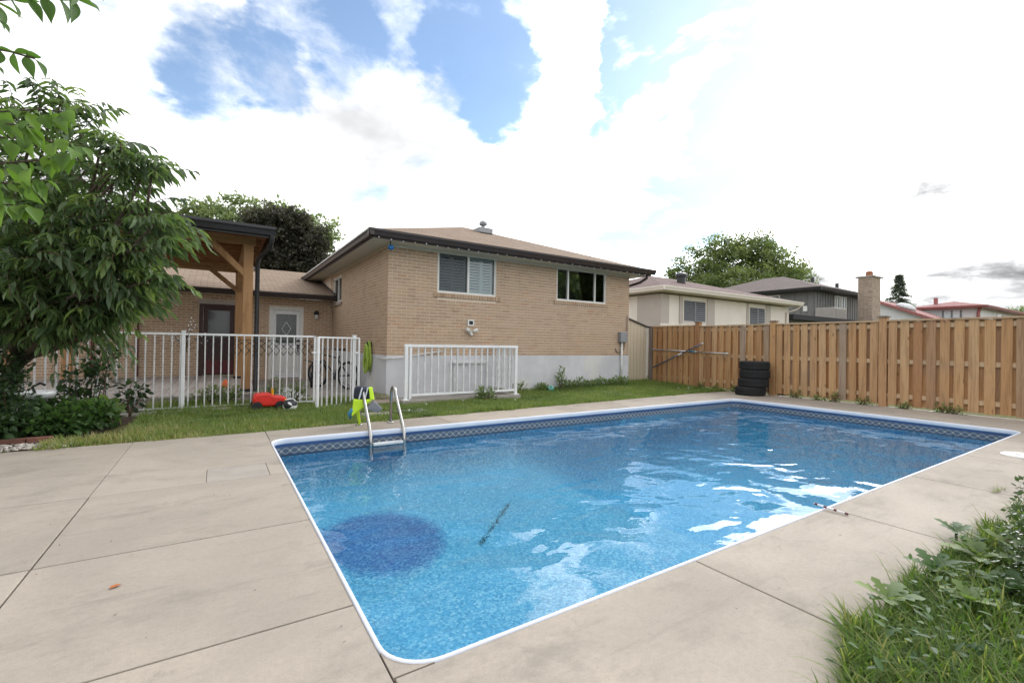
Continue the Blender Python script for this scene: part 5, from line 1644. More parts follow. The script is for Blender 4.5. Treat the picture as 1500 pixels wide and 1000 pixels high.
D_ = 55
MAPLE = 1
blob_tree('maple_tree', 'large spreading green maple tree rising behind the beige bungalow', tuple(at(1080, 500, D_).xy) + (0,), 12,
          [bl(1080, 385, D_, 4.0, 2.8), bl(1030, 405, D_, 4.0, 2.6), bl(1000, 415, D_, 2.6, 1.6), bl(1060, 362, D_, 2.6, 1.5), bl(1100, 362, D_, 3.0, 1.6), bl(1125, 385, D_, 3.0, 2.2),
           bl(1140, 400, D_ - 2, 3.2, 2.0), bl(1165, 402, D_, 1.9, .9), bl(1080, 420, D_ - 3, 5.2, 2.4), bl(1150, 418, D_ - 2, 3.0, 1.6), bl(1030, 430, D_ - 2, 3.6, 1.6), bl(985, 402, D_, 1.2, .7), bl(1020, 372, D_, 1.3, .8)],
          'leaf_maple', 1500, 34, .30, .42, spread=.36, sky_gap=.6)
D_ = 27
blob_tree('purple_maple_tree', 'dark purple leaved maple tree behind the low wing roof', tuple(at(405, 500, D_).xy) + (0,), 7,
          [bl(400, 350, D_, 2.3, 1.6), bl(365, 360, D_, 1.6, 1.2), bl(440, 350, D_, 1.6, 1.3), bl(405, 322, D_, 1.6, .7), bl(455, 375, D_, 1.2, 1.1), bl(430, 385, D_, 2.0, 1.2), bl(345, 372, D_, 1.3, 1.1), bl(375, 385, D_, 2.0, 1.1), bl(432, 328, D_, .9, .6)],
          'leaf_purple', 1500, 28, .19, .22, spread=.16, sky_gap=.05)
D_ = 36
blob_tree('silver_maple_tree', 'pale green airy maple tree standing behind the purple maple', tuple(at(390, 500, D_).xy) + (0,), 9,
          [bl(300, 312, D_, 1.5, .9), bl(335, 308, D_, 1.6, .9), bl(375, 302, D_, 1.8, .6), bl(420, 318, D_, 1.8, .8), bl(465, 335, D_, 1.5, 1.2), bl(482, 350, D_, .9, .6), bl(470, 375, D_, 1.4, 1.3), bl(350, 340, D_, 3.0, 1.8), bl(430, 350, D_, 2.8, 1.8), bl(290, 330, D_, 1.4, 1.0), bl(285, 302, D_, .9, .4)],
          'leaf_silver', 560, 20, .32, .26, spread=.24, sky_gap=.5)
blob_tree('garden_tree', 'broad green garden tree across the wooden fence, mirrored in the dark house window', (23, -8, 0), 6,
          [((23, -8, 5.5), (3.6, 3.2, 2.6)), ((20, -7.5, 4.6), (2.6, 2.4, 2.2)), ((26, -8.5, 4.8), (2.8, 2.4, 2.2)), ((23, -7, 3.6), (3.4, 2.4, 1.6))], 'leaf_maple', 420, 26, .42, .3, spread=.42)
# spruce
D_ = 60
bs_ = at(1316, 500, D_); bs_.z = 0
sp_t = thing('spruce_tree', tuple(bs_), 'dark conical spruce tree behind the pink-roofed house', 'tree')
ht = at(1316, 403, D_).z
MB().tube([(bs_.x, bs_.y, -.1), (bs_.x, bs_.y, ht)], [.28, .02], 8).build('trunk', 'bark', sp_t)
P, D, T = [], [], []
for k in range(40):
    z_ = ht * (.10 + .90 * k / 39); rad = (ht - z_) * .36 + .15
    for j in range(8):
        a = random.uniform(0, 6.283); ln = rad * random.uniform(.7, 1.1)
        for s in np.linspace(.1, 1, 12):
            for _ in range(3):
                P.append((bs_.x + math.cos(a) * ln * s + random.gauss(0, .07), bs_.y + math.sin(a) * ln * s + random.gauss(0, .07), z_ - ln * s * .32 + .12 * s * s * ln + random.gauss(0, .05)))
                D.append((math.cos(a) + random.gauss(0, .5), math.sin(a) + random.gauss(0, .5), -.45 + random.gauss(0, .3))); T.append(random.uniform(.1, .9))
N = len(P)
scatter('crown', *CLUMP, P, D, np.tile([0, 0, 1.], (N, 1)), RNG.uniform(.2, .4, N), .10, np.array(T), 'leaf_spruce', sp_t)
# bush tops far right
blob_tree('far_bush', 'grey-green bushy treetop beyond the end of the pink-roofed house', tuple(at(1492, 500, 70).xy) + (0,), 5,
          [bl(1488, 458, 70, 1.6, .9), bl(1505, 456, 70, 1.8, 1.1), bl(1475, 463, 70, 1.2, .6), bl(1500, 475, 70, 3, 2.0)], 'leaf_silver', 160, 20, .3, .2, spread=.3)


# peach tree: twigs with long drooping leaves
def drooping_tree(name, label, base, fork, blobs, n_twig, mat, leaf_l, leaf_w, seed):
    rs = random.Random(seed); rg = np.random.default_rng(seed)
    root = thing(name, base, label, 'tree')
    tr = MB(); base, fork = Vector(base), Vector(fork)
    tr.tube(limb(base - Vector((0, 0, .1)), fork, .08), [.085, .078, .072, .068, .066, .064, .062], 10)
    for c, r in blobs:
        tr.tube(limb(fork + Vector((0, 0, rs.uniform(-.1, .3))), Vector(c), .16), [.045, .038, .032, .026, .02, .015, .010], 7)
    vol = [(r[0] * r[1] * r[2]) ** .8 for _, r in blobs]; tot = sum(vol)
    P, D, L_, T, U = [], [], [], [], []
    tw_ = MB()
    for (c, r), v_ in zip(blobs, vol):
        for _ in range(max(5, int(n_twig * v_ / tot * (.50 if c[2] > 2.5 else 1.0)))):
            d = Vector((rs.gauss(0, 1), rs.gauss(0, 1), rs.gauss(0, 1))).normalized(); k = rs.random() ** .45
            p = Vector(c) + Vector((d.x * r[0], d.y * r[1], d.z * r[2])) * k
            out = (p - fork); out.z *= .45; out = out.normalized()
            dirv = (out * .9 + Vector((rs.gauss(0, .5), rs.gauss(0, .5), rs.gauss(.1, .35)))).normalized()
            ln = rs.uniform(.22, .48); pts = []
            for i in range(6):
                s = i / 5
                pts.append(p + dirv * ln * s + Vector((0, 0, -.16 * s * s * ln / .4)))
            tw_.tube(pts, [.005, .0045, .004, .0035, .003, .002], 3, caps=False)
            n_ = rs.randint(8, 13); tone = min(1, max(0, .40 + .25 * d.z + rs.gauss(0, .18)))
            for i in range(n_):
                s = .08 + .92 * i / (n_ - 1); a = pts[min(4, int(s * 5))].lerp(pts[min(5, int(s * 5) + 1)], s * 5 % 1)
                az = i * 2.4 + rs.random()
                sidev = dirv.cross(Vector((0, 0, 1))).normalized(); upv = sidev.cross(dirv)
                rad = sidev * math.cos(az) + upv * math.sin(az)
                lv = (dirv * .55 + rad * .55 + Vector((0, 0, -.70 - .2 * rs.random()))).normalized()
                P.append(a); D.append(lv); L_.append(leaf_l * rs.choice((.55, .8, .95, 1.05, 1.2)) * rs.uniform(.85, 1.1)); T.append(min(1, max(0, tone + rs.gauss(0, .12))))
                U.append((rad + Vector((0, 0, .5))).normalized())
    tr.build('trunk', 'bark', root, smooth=True)
    tw_.build('twigs', 'twig_brown', root)
    L_ = np.array(L_)
    scatter('crown', *LANCE, np.array([tuple(p) for p in P]), np.array([tuple(p) for p in D]), np.array([tuple(p) for p in U]), L_, L_ * leaf_w, np.array(T), mat, root)
    return root


PB = []
for px, py, dep, rx, rz in ((30, 190, 5.4, .38, .30), (75, 170, 5.3, .34, .26), (120, 190, 5.2, .26, .26), (70, 230, 5.2, .55, .42), (150, 240, 5.0, .34, .30), (190, 215, 4.9, .18, .16),
                            (225, 250, 4.8, .18, .10), (255, 250, 4.8, .14, .07), (200, 270, 4.9, .26, .20), (100, 300, 5.1, .60, .45), (30, 300, 5.3, .60, .55), (180, 320, 4.9, .40, .28),
                            (240, 325, 4.8, .22, .14), (60, 370, 5.1, .65, .45), (150, 370, 4.9, .50, .32), (215, 375, 4.8, .30, .18), (255, 362, 4.7, .16, .11), (110, 420, 5.0, .60, .30), (120, 462, 4.9, .30, .12), (30, 475, 5.0, .4, .18), (175, 205, 4.9, .16, .14), (205, 240, 4.8, .2, .12), (265, 252, 4.7, .08, .05), (268, 330, 4.7, .10, .07), (278, 352, 4.7, .06, .05), (225, 230, 4.8, .12, .08), (60, 150, 5.3, .2, .14),
                            (190, 420, 4.8, .32, .16), (235, 405, 4.8, .22, .10), (270, 408, 4.7, .10, .06), (40, 440, 5.2, .60, .36), (130, 460, 5.0, .36, .22), (180, 458, 4.9, .20, .10), (70, 480, 5.1, .40, .18),
                            (-40, 260, 5.2, .6, .7), (-40, 400, 5.2, .6, .6), (215, 440, 4.8, .12, .08), (245, 300, 4.8, .12, .08)):
    px = px - 42 * max(0, min(1, (px - 110) / 110))
    PB.append((tuple(at(px, py, dep)), (rx, rx, rz)))
pbase = at(8, 500, 5.7); pbase.z = 0
pfork = at(30, 470, 5.5); pfork.z = .95
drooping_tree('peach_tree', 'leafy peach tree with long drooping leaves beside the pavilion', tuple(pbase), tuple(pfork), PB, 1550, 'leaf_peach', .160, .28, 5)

# tree outside the frame whose branches hang in over the upper left corner
ov = thing('overhanging_tree', (-2.4, 2.4, 0), 'broad-leaved branches hanging in front of the peach tree, from a trunk beside the deck', 'tree')
otr = MB(); otr.tube([(-2.4, 2.4, -.1), (-2.38, 2.5, 1.2), (-2.3, 2.6, 2.4), (-2.25, 2.7, 3.6)], [.11, .10, .085, .06], 10)
def fine_leaf(prof, fold=.10, droop=.16):
    """smooth leaf outline: half widths along the midrib, folded and curved down to the tip"""
    n = len(prof); v = []
    for i, w in enumerate(prof):
        s = i / (n - 1); z = -droop * s * s
        v += [(s, -w, z + fold * w), (s, 0, z), (s, w, z + fold * w)]
    return v, [f for i in range(n - 1) for f in ((3 * i, 3 * i + 1, 3 * i + 4, 3 * i + 3), (3 * i + 1, 3 * i + 2, 3 * i + 5, 3 * i + 4))]


lm_bs = [scatter_mesh('leaf', *fine_leaf([.02, .22, .40, .49, .50, .45, .36, .26, .16, .07, .004], .25, dr_), [(0, 0, 0)], [(1, 0, 0)], [(0, 0, 1)], 1.0, .62, tn_, 'leaf_bright') for dr_, tn_ in ((.12, .2), (.22, .5), (.30, .85))]
lm_a = scatter_mesh('leaflet', *fine_leaf([.02, .20, .36, .46, .50, .48, .42, .32, .20, .09, .004], .2, .2), [(0, 0, 0)], [(1, 0, 0)], [(0, 0, 1)], 1.0, .42, .5, 'leaf_ash')


def put_leaf(name, mesh, p, dirv, upv, ln, parent):
    d = Vector(dirv).normalized(); s = Vector(upv).cross(d).normalized(); u_ = d.cross(s)
    o = bpy.data.objects.new(name, mesh)
    M_ = Matrix(((d.x, s.x, u_.x, 0), (d.y, s.y, u_.y, 0), (d.z, s.z, u_.z, 0), (0, 0, 0, 1))).to_quaternion()
    o.rotation_mode = 'QUATERNION'; o.rotation_quaternion = M_; o.location = p; o.scale = (ln, ln, ln)
    return link(o, parent, tuple(p))


def frond(pix, depth, ln, count):
    """compound leaf: a stalk through measured points with paired leaflets"""
    pts = [at(x, y, depth) for x, y in pix]
    otr.tube(pts, .005, 5)
    for i in range(count):
        s = (i + .3) / count * (len(pts) - 1); k = min(int(s), len(pts) - 2)
        p = pts[k].lerp(pts[k + 1], s - k); dv = (pts[k + 1] - pts[k]).normalized()
        for sg in (-1, 1):
            sd = dv.cross(_f).normalized() * sg
            lv = dv * .55 + sd * .65 + Vector((0, 0, -.55)) + Vector((random.gauss(0, .14), random.gauss(0, .14), random.gauss(0, .14)))
            put_leaf('leaflet', lm_a, p, lv, Vector((random.gauss(0, .4), random.gauss(0, .4), 1)), ln * random.uniform(.8, 1.15), ov)
    put_leaf('leaflet', lm_a, pts[-1], (pts[-1] - pts[-2]) + Vector((0, 0, -.1)), (0, 0, 1), ln, ov)


frond([(-120, -30), (-20, 2), (60, -4), (118, -4)], 2.3, .125, 9)
frond([(-100, -60), (0, -30), (70, -25), (125, -22)], 2.2, .12, 5)
frond([(-90, 40), (-30, 68), (15, 76), (50, 86)], 2.3, .115, 6)
frond([(-90, 90), (-50, 100), (-15, 92)], 2.4, .10, 4)
frond([(-100, 0), (-60, 20), (-10, 25)], 2.3, .12, 4)
hub_ = Vector((-2.25, 2.7, 3.5))
for tx, ty in ((-120, -30), (-90, 40), (-100, -60), (-90, 90), (-100, 0)): otr.tube(limb(hub_, at(tx, ty, 2.3), .1), [.03, .025, .02, .015, .012, .009, .006], 6)
for pix, dep in (([(-150, 170), (-20, 165), (60, 160), (100, 165)], 3.0), ([(-150, 215), (-20, 200), (60, 205), (125, 215)], 3.0), ([(-150, 240), (-10, 240), (60, 235), (110, 225)], 2.9), ([(-150, 270), (-30, 265), (30, 270), (70, 262)], 2.9), ([(-140, 300), (-40, 300), (20, 300), (45, 305)], 3.0), ([(-140, 190), (-30, 180), (20, 182), (50, 188)], 2.8)):
    pts = [at(x, y, dep) for x, y in pix]
    otr.tube(limb(Vector((-2.3, 2.6, 2.3)), pts[0], .1) + pts[1:], [.03, .025, .02, .016, .013, .011, .010, .007, .005, .003], 6)
    for i in range(11):
        s = .55 + 2.4 * i / 10; k = min(int(s), 2); p = pts[k].lerp(pts[k + 1], min(1, s - k))
        for _ in range(1 + (i % 2)):
            lv = Vector((random.gauss(.30, .35), random.gauss(-.25, .35), random.gauss(-.85, .25)))
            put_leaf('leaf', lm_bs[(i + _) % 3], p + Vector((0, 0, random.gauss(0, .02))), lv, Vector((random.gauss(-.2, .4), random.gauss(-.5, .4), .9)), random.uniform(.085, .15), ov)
otr.build('branches', 'bark', ov, smooth=True)


# ------------------------------------------------------------------ shrubs and plants
def shrub(name, label, cat, base, blobs, mat, n, leaf, tmpl=OVAL, wd=.5, stems=8, group=None, spread_up=.4):
    root = thing(name, base, label, cat, group)
    st = MB(); base = Vector(base)
    P, D, T, U = [], [], [], []
    vol = np.array([r[0] * r[1] * r[2] for _, r in blobs]) ** .7; vol /= vol.sum()
    for (c, r), f in zip(blobs, vol):
        for _ in range(max(2, int(stems * f))):
            e = Vector(c) + Vector((random.uniform(-.7, .7) * r[0], random.uniform(-.7, .7) * r[1], random.uniform(0, .8) * r[2]))
            st.tube(limb(base + Vector((random.gauss(0, .04), random.gauss(0, .04), -.03)), e, .15, 5), [.010, .009, .008, .006, .005, .003], 5)
        k = int(n * f)
        d = unit(RNG.normal(size=(k, 3))); rad = RNG.random(k) ** .45
        p = np.array(c) + d * rad[:, None] * np.array(r)
        p[:, 2] = np.maximum(p[:, 2], .01)
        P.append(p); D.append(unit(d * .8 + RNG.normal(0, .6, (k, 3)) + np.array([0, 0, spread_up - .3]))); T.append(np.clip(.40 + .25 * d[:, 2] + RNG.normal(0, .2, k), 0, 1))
        U.append(unit(RNG.normal(0, .5, (k, 3)) + np.array([0, 0, 1.])))
    st.build('stems', 'twig_brown', root)
    P, D, T, U = map(np.concatenate, (P, D, T, U)); N = len(P)
    L_ = leaf * RNG.uniform(.6, 1.3, N)
    scatter('foliage', *tmpl, P, D, U, L_, L_ * wd, T, mat, root)
    return root


def gb(px, py, Y):
    """ground point on the line Y"""
    d = _f + _r * ((px - CX) / FPX) - _u * ((py - CY) / FPX)
    return Vector((d.x / d.y * Y, Y, 0))


def B_(px, z, Y, rx, ry, rz): p = gb(px, 500, Y); return ((p.x, Y, z), (rx, ry, rz))


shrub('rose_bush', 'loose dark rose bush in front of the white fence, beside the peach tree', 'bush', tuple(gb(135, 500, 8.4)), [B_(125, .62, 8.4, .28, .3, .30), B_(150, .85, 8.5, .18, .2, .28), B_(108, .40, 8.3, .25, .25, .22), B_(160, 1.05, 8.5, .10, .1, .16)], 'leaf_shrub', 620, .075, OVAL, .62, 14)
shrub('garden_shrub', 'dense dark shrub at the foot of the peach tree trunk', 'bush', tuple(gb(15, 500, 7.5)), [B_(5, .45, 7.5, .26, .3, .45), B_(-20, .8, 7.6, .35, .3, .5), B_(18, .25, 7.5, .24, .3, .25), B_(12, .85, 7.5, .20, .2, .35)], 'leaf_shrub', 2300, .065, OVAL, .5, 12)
shrub('ground_cover', 'low leafy ground cover spilling over the planting bed edge', 'plant', tuple(gb(75, 500, 7.7)), [B_(20, .12, 7.55, .45, .25, .18), B_(70, .14, 7.6, .4, .25, .2), B_(105, .16, 7.7, .3, .25, .22), B_(140, .18, 7.9, .25, .25, .22), B_(-30, .15, 7.5, .4, .3, .2), B_(60, .2, 8.1, .6, .3, .22)], 'leaf_cover', 3400, .085, OVAL, .62, 30)
shrub('bed_plant', 'broad pale leaved plant growing below the rose bush', 'plant', tuple(gb(152, 500, 8.2)), [B_(150, .18, 8.15, .18, .18, .16)], 'leaf_weed', 120, .15, OVAL, .6, 6)
shrub('young_sapling', 'slender leafy sapling standing against the white fence pickets', 'plant', tuple(gb(190, 500, 9.0)), [B_(188, .42, 9.0, .14, .1, .16), B_(206, .40, 9.0, .12, .1, .10), B_(198, .2, 9.0, .14, .1, .14)], 'leaf_shrub', 130, .09, OVAL, .6, 5)
for k, (px, lab) in enumerate(((305, 'grassy weed clump at the foot of the pavilion post'), (335, 'leafy weeds under the deck edge beside the red toy'), (395, 'tall wispy weed growing between the white door and the fence'), (430, 'bright weed patch at the right end of the white fence'))):
    Y = (9.45, 9.4, 9.75, 9.35)[k]
    shrub('weed_clump', lab, 'weed', tuple(gb(px, 500, Y)), [B_(px, .16, Y, .26, .12, .20), B_(px + 10, .30, Y, .14, .1, .25 if k == 2 else .12)], 'leaf_weed', 330, .075, LANCE, .3, 9)
for k, (px, z_, h_, n_) in enumerate(((712, .1, .22, 200), (795, .08, .14, 160), (823, .22, .42, 140), (835, .1, .18, 200), (850, .1, .22, 200), (866, .1, .16, 180), (880, .12, .2, 220), (895, .1, .17, 180), (908, .12, .22, 180), (915, .1, .2, 160), (762, .1, .2, 90))):
    Y = 8.28 if px == 712 else (9.25 if px > 770 else 9.2)
    lab = {712: 'leafy weed growing in front of the white stairwell railing', 823: 'tallest weed spike against the pale house foundation', 762: 'small weed at the corner post of the stairwell railing'}.get(px, 'low weed clump growing along the pale house foundation')
    shrub('foundation_weed', lab, 'weed', tuple(gb(px, 500, Y)), [B_(px, z_, Y, .22 if px != 823 else .10, .14, h_)], 'leaf_weed', int(n_ * 1.7), .085, LANCE, .34, 7, None if px in (712, 823, 762) else 'weeds along the foundation', .7)
for k, (y, h_) in enumerate(((8.2, .16), (7.7, .14), (7.2, .14), (5.6, .18), (5.1, .13), (4.75, .20), (4.2, .16), (3.5, .12), (2.9, .16), (2.75, .14))):
    shrub('fence_weed', 'small leafy weed sprouting at the foot of the wooden fence', 'weed', (11.86, y, 0), [((11.86, y, h_ * .35), (.05, .16, h_ * .75))], 'leaf_weed', 90, .05, OVAL, .55, 6, 'weeds along the wooden fence')

# white bowl on a stand among the shrubs
bw = thing('bird_bath', tuple(gb(52, 500, 8.15)), 'white round bowl on a stand between the garden shrubs', 'bird bath')
bc = gb(52, 500, 8.15)
MB().lathe([(.02, .40), (.12, .405), (.19, .43), (.215, .475), (.222, .50), (.205, .505), (.19, .48), (.12, .44), (.01, .43)], (bc.x, bc.y, 0), 28).build('bowl', 'white_paint', bw, smooth=True)
MB().lathe([(.11, -.02), (.10, .02), (.04, .06), (.035, .36), (.06, .40)], (bc.x, bc.y, 0), 16).build('stand', 'black_plastic', bw, smooth=True)
MB().tube([(bc.x + .02, bc.y, .44), (bc.x - .02, bc.y, .56), (bc.x + .05, bc.y, .61), (bc.x + .10, bc.y, .58)], .016, 8).build('spout', 'black_plastic', bw, smooth=True)
# bed edging and pebbles
ed = thing('brick_edging', (-2.1, 7.2, 0), 'short row of red bricks edging the planting bed', 'edging')
x = -4.5
while x < -1.62:
    inst('brick', cache.setdefault('edge', MB().box(0, .20, 0, .09, -.03, .06).mesh('brick', 'brick_edge')), (x, 7.22 + random.uniform(-.01, .01), 0), ed, rot=(0, 0, random.gauss(0, .03))); x += .21
ed2 = thing('stone_border', (-1.2, 9.0, 0), 'flat grey border stones at the foot of the white fence', 'edging')
for k in range(7):
    MB().box(-1.75 + k * .34, -1.45 + k * .34 + random.uniform(-.03, .03), 8.88 + .03 * k * .4, 9.10 + .02 * k, -.02, .05 + random.uniform(0, .02)).build('stone', 'concrete_old', ed2, bevel=.012)
soil = struct('planting_bed', MB().poly([(-7, 7.0, .006), (-1.35, 7.2, .012), (-1.0, 8.3, .012), (-.9, 9.1, .02), (-7, 9.2, .02)]), 'soil')
nP = 900
P = np.c_[RNG.uniform(-4.5, -1.35, nP), RNG.uniform(6.84, 7.20, nP), RNG.uniform(.0, .012, nP)]
pm = MB(); pm.ball((0, 0, 0), 1.0, 6, 4)
pv = np.array(pm.v); sc_ = RNG.uniform(.012, .026, (nP, 1, 1))
V = (P[:, None] + pv[None] * sc_ * np.array([1, 1, .6])).reshape(-1, 3)
mm = MB(); mm.v = [tuple(v_) for v_ in V]
k_ = len(pv)
for i in range(nP): mm.f.extend(tuple(i * k_ + a for a in f) for f in pm.f)
tag(mm.build('pebbles', 'pebble'), 'pale pebbles scattered between the brick edging and the deck', 'pebbles', kind='stuff')


# ------------------------------------------------------------------ grass
def grass(name, label, P, H, lean, width, tint, mat, tmpl=SHORT):
    N = len(P); az = RNG.random(N) * 6.283
    ln = lean * RNG.random(N)
    D = np.c_[np.cos(az) * ln, np.sin(az) * ln, np.ones(N)]
    U = -np.c_[np.cos(az), np.sin(az), -ln * 0] + RNG.normal(0, .1, (N, 3))
    o = scatter(name, *tmpl, P, D, -U, H, width, tint, mat)
    return tag(o, label, 'grass', kind='stuff')


def lawn_z(y): return -0.02 + 0.035 * np.clip((y - 6.9) / 2.2, 0, 1) - .006


N = 120000
X_ = RNG.uniform(-1.6, 12.0, N * 2); Y_ = RNG.uniform(6.72, 10.6, N * 2)
fy = 6.80 + .055 * np.clip(X_, 0, 12) + .04 * np.sin(X_ * 5.1) + .03 * np.sin(X_ * 13.7) + RNG.normal(0, .03, N * 2)
ok = (Y_ > fy) & ~((X_ > HX0) & (X_ < HX1) & (Y_ > HY0)) & ~((X_ > RX_0 - .05) & (X_ < RX_1 + .05) & (Y_ > RY_ - .05)) & ~((X_ < 2.98) & (X_ > .70) & (Y_ > 9.66)) & ~((X_ < .7) & (Y_ > 9.85)) & ~((X_ < -.95) & (Y_ > 7.25)) \
    & ~((X_ > 2.35) & (X_ < 3.05) & (Y_ > 8.62) & (Y_ < 9.12)) & ~((X_ > 1.97) & (X_ < 2.5) & (Y_ > 7.47) & (Y_ < 7.8)) & ~((X_ > 2.57) & (X_ < 3.13) & (Y_ > 7.57) & (Y_ < 7.85)) & ~((X_ > 11.9)) \
    & ~((X_ > 2.62) & (X_ < 3.1) & (Y_ > 6.72) & (Y_ < 7.15) & (RNG.random(N * 2) < .9))
X_, Y_ = X_[ok], Y_[ok]
patchy = .5 + .5 * np.sin(X_ * 1.7 + 2 * np.sin(Y_ * 1.3)) * np.cos(Y_ * 2.3 + X_ * .6)
thin = RNG.random(len(X_)) < (.55 + .45 * patchy)
X_, Y_, patchy = X_[thin], Y_[thin], patchy[thin]
n_ = len(X_)
dry = np.clip((1.6 - X_) / 2.6, 0, 1) * np.clip((8.6 - Y_) / 1.5, 0, 1)
spot = np.sin(X_ * 6.3 + 1.7 * np.sin(Y_ * 5)) * np.sin(Y_ * 7.1 + X_ * 2.2)
tint = np.clip(.36 + .16 * spot + .10 * patchy + .55 * dry * RNG.random(n_) + RNG.normal(0, .14, n_), 0, 1)
H = RNG.uniform(.035, .095, n_) * (.8 + .8 * patchy)
edge = np.clip((Y_ - 8.7) / .6, 0, 1)
H = H * (1 + .9 * edge * RNG.random(n_))
grass('lawn_grass', 'uneven short green lawn grass between the pool deck and the house', np.c_[X_, Y_, lawn_z(Y_)], H, .9, RNG.uniform(.007, .014, n_), tint, 'grass_lawn')
# broad-leaved clover and plantain patches in the lawn
n_ = 9000; cxs = RNG.uniform(-.6, 11.6, 70); cys = RNG.uniform(7.0, 9.4, 70); ci = RNG.integers(0, 70, n_)
X_ = cxs[ci] + RNG.normal(0, .13, n_); Y_ = cys[ci] + RNG.normal(0, .09, n_)
ok = (Y_ > 6.86 + .055 * np.clip(X_, 0, 12)) & ~((X_ > 2.9) & (X_ < 5.7) & (Y_ > 8.3)) & (Y_ < 9.45)
X_, Y_, ci = X_[ok], Y_[ok], ci[ok]; n_ = len(X_); az = RNG.random(n_) * 6.283
o = scatter('lawn_clover', *OVAL, np.c_[X_, Y_, lawn_z(Y_) + RNG.uniform(.02, .075, n_)], np.c_[np.cos(az), np.sin(az), RNG.uniform(-.1, .7, n_)], np.tile([0, 0, 1.], (n_, 1)), RNG.uniform(.025, .055, n_), RNG.uniform(.014, .03, n_), np.clip(RNG.normal(.45, .2, n_) + .2 * np.sin(ci), 0, 1), 'leaf_weed')
tag(o, 'small clover and weed leaves spread through the lawn', 'clover', kind='stuff')
# clover flowers / pale blossoms in the lawn
fm_ = MB().ball((0, 0, 0), .016, 7, 5, (1, 1, .8)).mesh('blossom', 'cloth_white', True)
for k, (x, y) in enumerate(((3.25, 7.9), (5.1, 7.75), (9.6, 9.2), (10.6, 8.0), (10.9, 7.9), (4.1, 8.1), (10.4, 9.3), (2.7, 7.3))):
    o = bpy.data.objects.new('clover_flower', fm_); o.location = (x, y, .075); link(o, None, o.location)
    tag(o, 'tiny white clover blossom in the lawn grass', 'flower', 'clover blossoms in the lawn')

# long grass beside the deck in the foreground
bedR = struct('grass_bank', MB().poly([(1.35, -4, .004), (12.3, -4, .004), (12.3, .55, .004), (5.5, .70, .004), (4.0, .80, .004), (2.9, .80, .004), (2.2, .76, .004), (1.62, .66, .004), (1.42, .5, .004)]), 'soil')


def edge_y(x): return np.interp(x, [1.45, 1.62, 1.9, 2.3, 2.9, 4.0, 5.5, 12], [.40, .64, .76, .81, .84, .84, .74, .56]) + .035 * np.sin(x * 9) + .02 * np.sin(x * 23)


N = 60000
X_ = 1.45 + 7.0 * RNG.random(N) ** 1.5; Y_ = edge_y(X_) - RNG.random(N) ** 1.25 * 1.5
n_ = len(X_)
cl_ = .5 + .5 * np.sin(X_ * 5 + 3 * np.sin(Y_ * 4)) * np.cos(Y_ * 6 + X_ * 2)
H = RNG.uniform(.045, .125, n_) * (.6 + .7 * cl_)
tint = np.clip(.30 + .20 * cl_ + RNG.normal(0, .22, n_) + .5 * (RNG.random(n_) < .07) + .45 * np.clip((2.05 - X_) / .5, 0, 1) * RNG.random(n_), 0, 1)
grass('bank_grass', 'long lush grass spilling over the near edge of the pool deck', np.c_[X_, Y_, np.full(n_, .0)], H, 1.2, RNG.uniform(.005, .010, n_), tint, 'grass_long', BLADE)
n_ = 1100; cxs = RNG.uniform(2.0, 6, 60); cys = edge_y(cxs) - .05 - RNG.random(60) * .8; ci = RNG.integers(0, 60, n_)
X_ = cxs[ci] + RNG.normal(0, .10, n_); Y_ = np.minimum(cys[ci] + RNG.normal(0, .09, n_), edge_y(X_) + .03); az = RNG.random(n_) * 6.283
o = scatter('bank_weeds', *OVAL, np.c_[X_, Y_, RNG.uniform(.03, .12, n_)], np.c_[np.cos(az), np.sin(az), RNG.uniform(-.2, .8, n_)], np.tile([0, 0, 1.], (n_, 1)), RNG.uniform(.02, .06, n_), RNG.uniform(.010, .028, n_), np.clip(RNG.normal(.3, .25, n_) + .2 * np.sin(ci), 0, 1), 'leaf_cover')
tag(o, 'small broad weed leaves mixed through the long bank grass', 'weeds', kind='stuff')
N = 420
X_ = 1.45 + 5.0 * RNG.random(N) ** 1.3; Y_ = edge_y(X_) - RNG.random(N) * .25
az = RNG.normal(1.9, .7, N); ln = RNG.uniform(.4, 1.3, N)
D = np.c_[np.cos(az) * ln, np.sin(az) * ln, np.ones(N)]
o = scatter('edge_grass', *BLADE, np.c_[X_, Y_, np.zeros(N)], D, np.c_[np.cos(az), np.sin(az), -ln], RNG.uniform(.10, .24, N), RNG.uniform(.004, .007, N), np.clip(RNG.normal(.6, .25, N), 0, 1), 'grass_long')
tag(o, 'thin arching grass stalks leaning out over the pool deck', 'grass', kind='stuff')
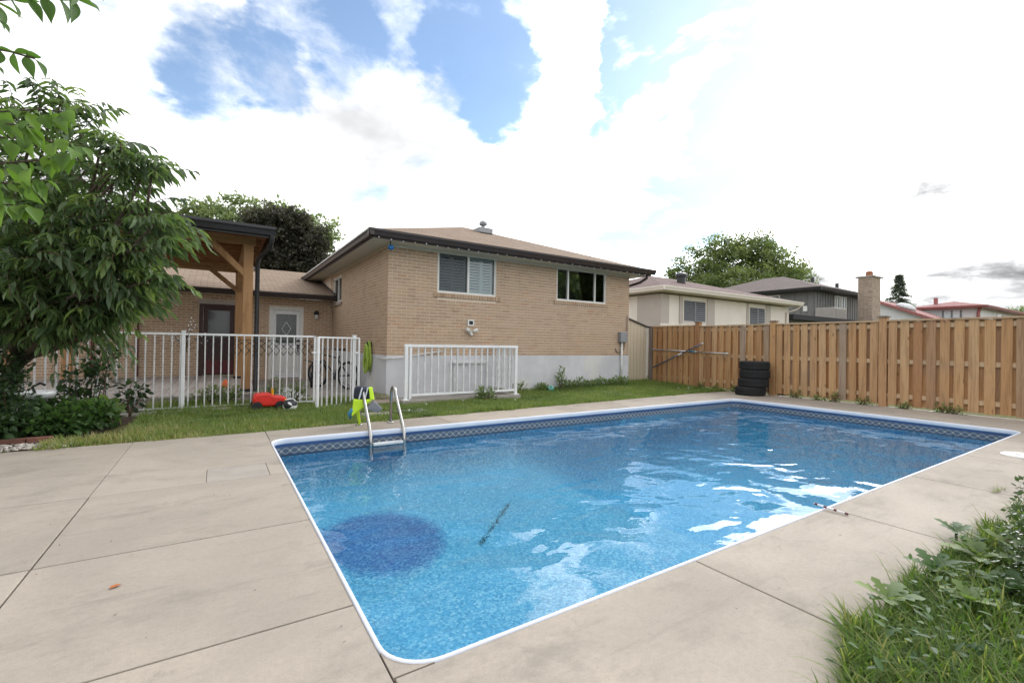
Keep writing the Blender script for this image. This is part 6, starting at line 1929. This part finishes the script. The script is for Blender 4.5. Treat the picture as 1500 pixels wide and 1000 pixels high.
# broad weeds in the bank
LOBED = ([(0, 0, 0), (.18, -.14, .03), (.22, .14, .03), (.30, -.42, .07), (.40, -.20, .05), (.34, .42, .07), (.44, .20, .05), (.56, -.52, .06), (.64, -.24, .03), (.58, .52, .06), (.66, .24, .03), (.82, -.34, 0), (.82, .34, 0), (1.0, 0, -.08), (.5, 0, .02)],
         [(0, 2, 14, 1), (1, 14, 4, 3), (2, 5, 6, 14), (4, 14, 8, 7), (6, 9, 10, 14), (8, 14, 13, 11), (10, 12, 13, 14)])
for k, (px, py, dep, sz, nl, mt, lab) in enumerate(((1435, 905, 2.55, .15, 9, 'leaf_weed', 'grey-green lobed weed in the long grass below the boxwood'), (1490, 900, 2.6, .16, 9, 'leaf_weed', 'large lobed weed rosette at the foot of the boxwood'), (1400, 870, 2.9, .11, 8, 'leaf_cover', 'small lobed weed at the grass edge of the deck'),
                                                     (1300, 965, 2.1, .13, 7, 'leaf_weed', 'pale low weed rosette near the corner of the grass bank'), (1480, 960, 2.2, .14, 9, 'leaf_cover', 'bright green dandelion rosette in the lush grass'), (1420, 985, 2.1, .11, 8, 'leaf_weed', 'flat grey-green weed rosette in the lush grass'), (1365, 935, 2.4, .12, 7, 'leaf_cover', 'bright little weed near the deck joint'))):
    p = at(px, py, dep); p.z = max(.05, min(p.z, .13))
    root = thing('broad_weed', (p.x, p.y, 0), lab, 'weed')
    MB().tube([(p.x, p.y, -.02), tuple(p)], .008, 6).build('stem', 'leaf_shrub', root)
    for j in range(nl):
        a = 6.283 * j / nl + random.uniform(-.3, .3); el = random.uniform(.15, .9)
        me = cache.setdefault((mt, 'lobed', j % 3), scatter_mesh('leaf', *LOBED, [(0, 0, 0)], [(1, 0, 0)], [(0, 0, 1)], 1.0, .62, (.25, .55, .85)[j % 3], mt))
        put_leaf('leaf', me, p, (math.cos(a), math.sin(a), el), (0, 0, 1), sz * random.uniform(.7, 1.2), root)
bxp = at(1480, 830, 3.6)
shrub('boxwood', 'small-leaved boxwood bush at the edge of the grass bank', 'bush', (bxp.x, .35, 0), [((3.75, .42, .20), (.40, .26, .24)), ((4.25, .38, .26), (.48, .34, .30)), ((3.35, .40, .13), (.26, .22, .17)), ((4.0, .05, .25), (.6, .3, .3)), ((3.3, .1, .2), (.4, .3, .22))], 'leaf_box', 9000, .030, OVAL, .55, 60)

# ------------------------------------------------------------------ small things on the deck
sk = thing('skimmer_hatch', (7.86, 1.24, 0), 'white round skimmer hatch set in the pool deck', 'hatch')
MB().lathe([(.17, 0), (.168, .008), (.16, .012), (.03, .013)], (7.86, 1.24, 0), 32).build('disc', 'white_paint', sk, smooth=True, sharp=40)
MB().lathe([(.02, .0), (.018, .006)], (7.80, 1.26, .0125), 12).build('finger_hole', 'black_plastic', sk)
th = thing('pool_thermometer', (3.84, 1.55, 0), 'white stick thermometer with dark bands lying across the pool edge', 'thermometer')
MB().tube([(3.84, 1.67, .024), (3.845, 1.45, .012)], .0075, 8).build('tube', 'white_paint', th, smooth=True)
for s in (0.02, .30, .60, .92):
    a = Vector((3.84, 1.67, .024)).lerp(Vector((3.845, 1.45, .012)), s); b = Vector((3.84, 1.67, .024)).lerp(Vector((3.845, 1.45, .012)), s + .09)
    MB().tube([a, b], .0085, 8).build('band', 'door_maroon', th, smooth=True)
lf = scatter('fallen_leaf', *OVAL, [(-.415, 2.87, .004)], [(.8, .4, .10)], [(0, 0, 1)], .05, .030, .5, 'dry_leaf')
tag(lf, 'single orange fallen leaf lying on the bare concrete deck', 'leaf')
for k, (px, py, lab) in enumerate(((1462, 719, 'wisp of dry grass lying on the concrete deck'), (1490, 737, 'long dry grass stalks trailing onto the deck beside the boxwood'))):
    d_ = _f + _r * ((px - CX) / FPX) - _u * ((py - CY) / FPX); c = Vector((0, 0, CAM_H)) + d_ * (-CAM_H / d_.z)
    n_ = 26
    P = np.c_[RNG.normal(c.x, .06, n_), RNG.normal(c.y, .012, n_), np.full(n_, .006)]; az = RNG.normal(.1, .35, n_) + (RNG.random(n_) < .5) * math.pi
    o = scatter('dry_grass', *SHORT, P, np.c_[np.cos(az), np.sin(az), np.full(n_, .03)], np.tile([0, 0, 1.], (n_, 1)), RNG.uniform(.05, .12, n_), .006, .8, 'grass_long')
    tag(o, lab, 'dry grass', kind='stuff')
n_ = 140
P = np.c_[RNG.uniform(-2.5, 3.5, n_), RNG.uniform(1.0, 6.6, n_), np.full(n_, .004)]
inside = (P[:, 0] > PX0 - .05) & (P[:, 1] > PY0 - .05) & (P[:, 1] < PY1 + .05)
P = P[~inside]; n_ = len(P); az = RNG.random(n_) * 6.28
o = scatter('deck_litter', *SHORT, P, np.c_[np.cos(az), np.sin(az), np.full(n_, .05)], np.tile([0, 0, 1.], (n_, 1)), RNG.uniform(.006, .018, n_), RNG.uniform(.004, .008, n_), .3, 'twig_brown')
tag(o, 'tiny specks of dirt and leaf crumbs on the concrete deck', 'litter', kind='stuff')
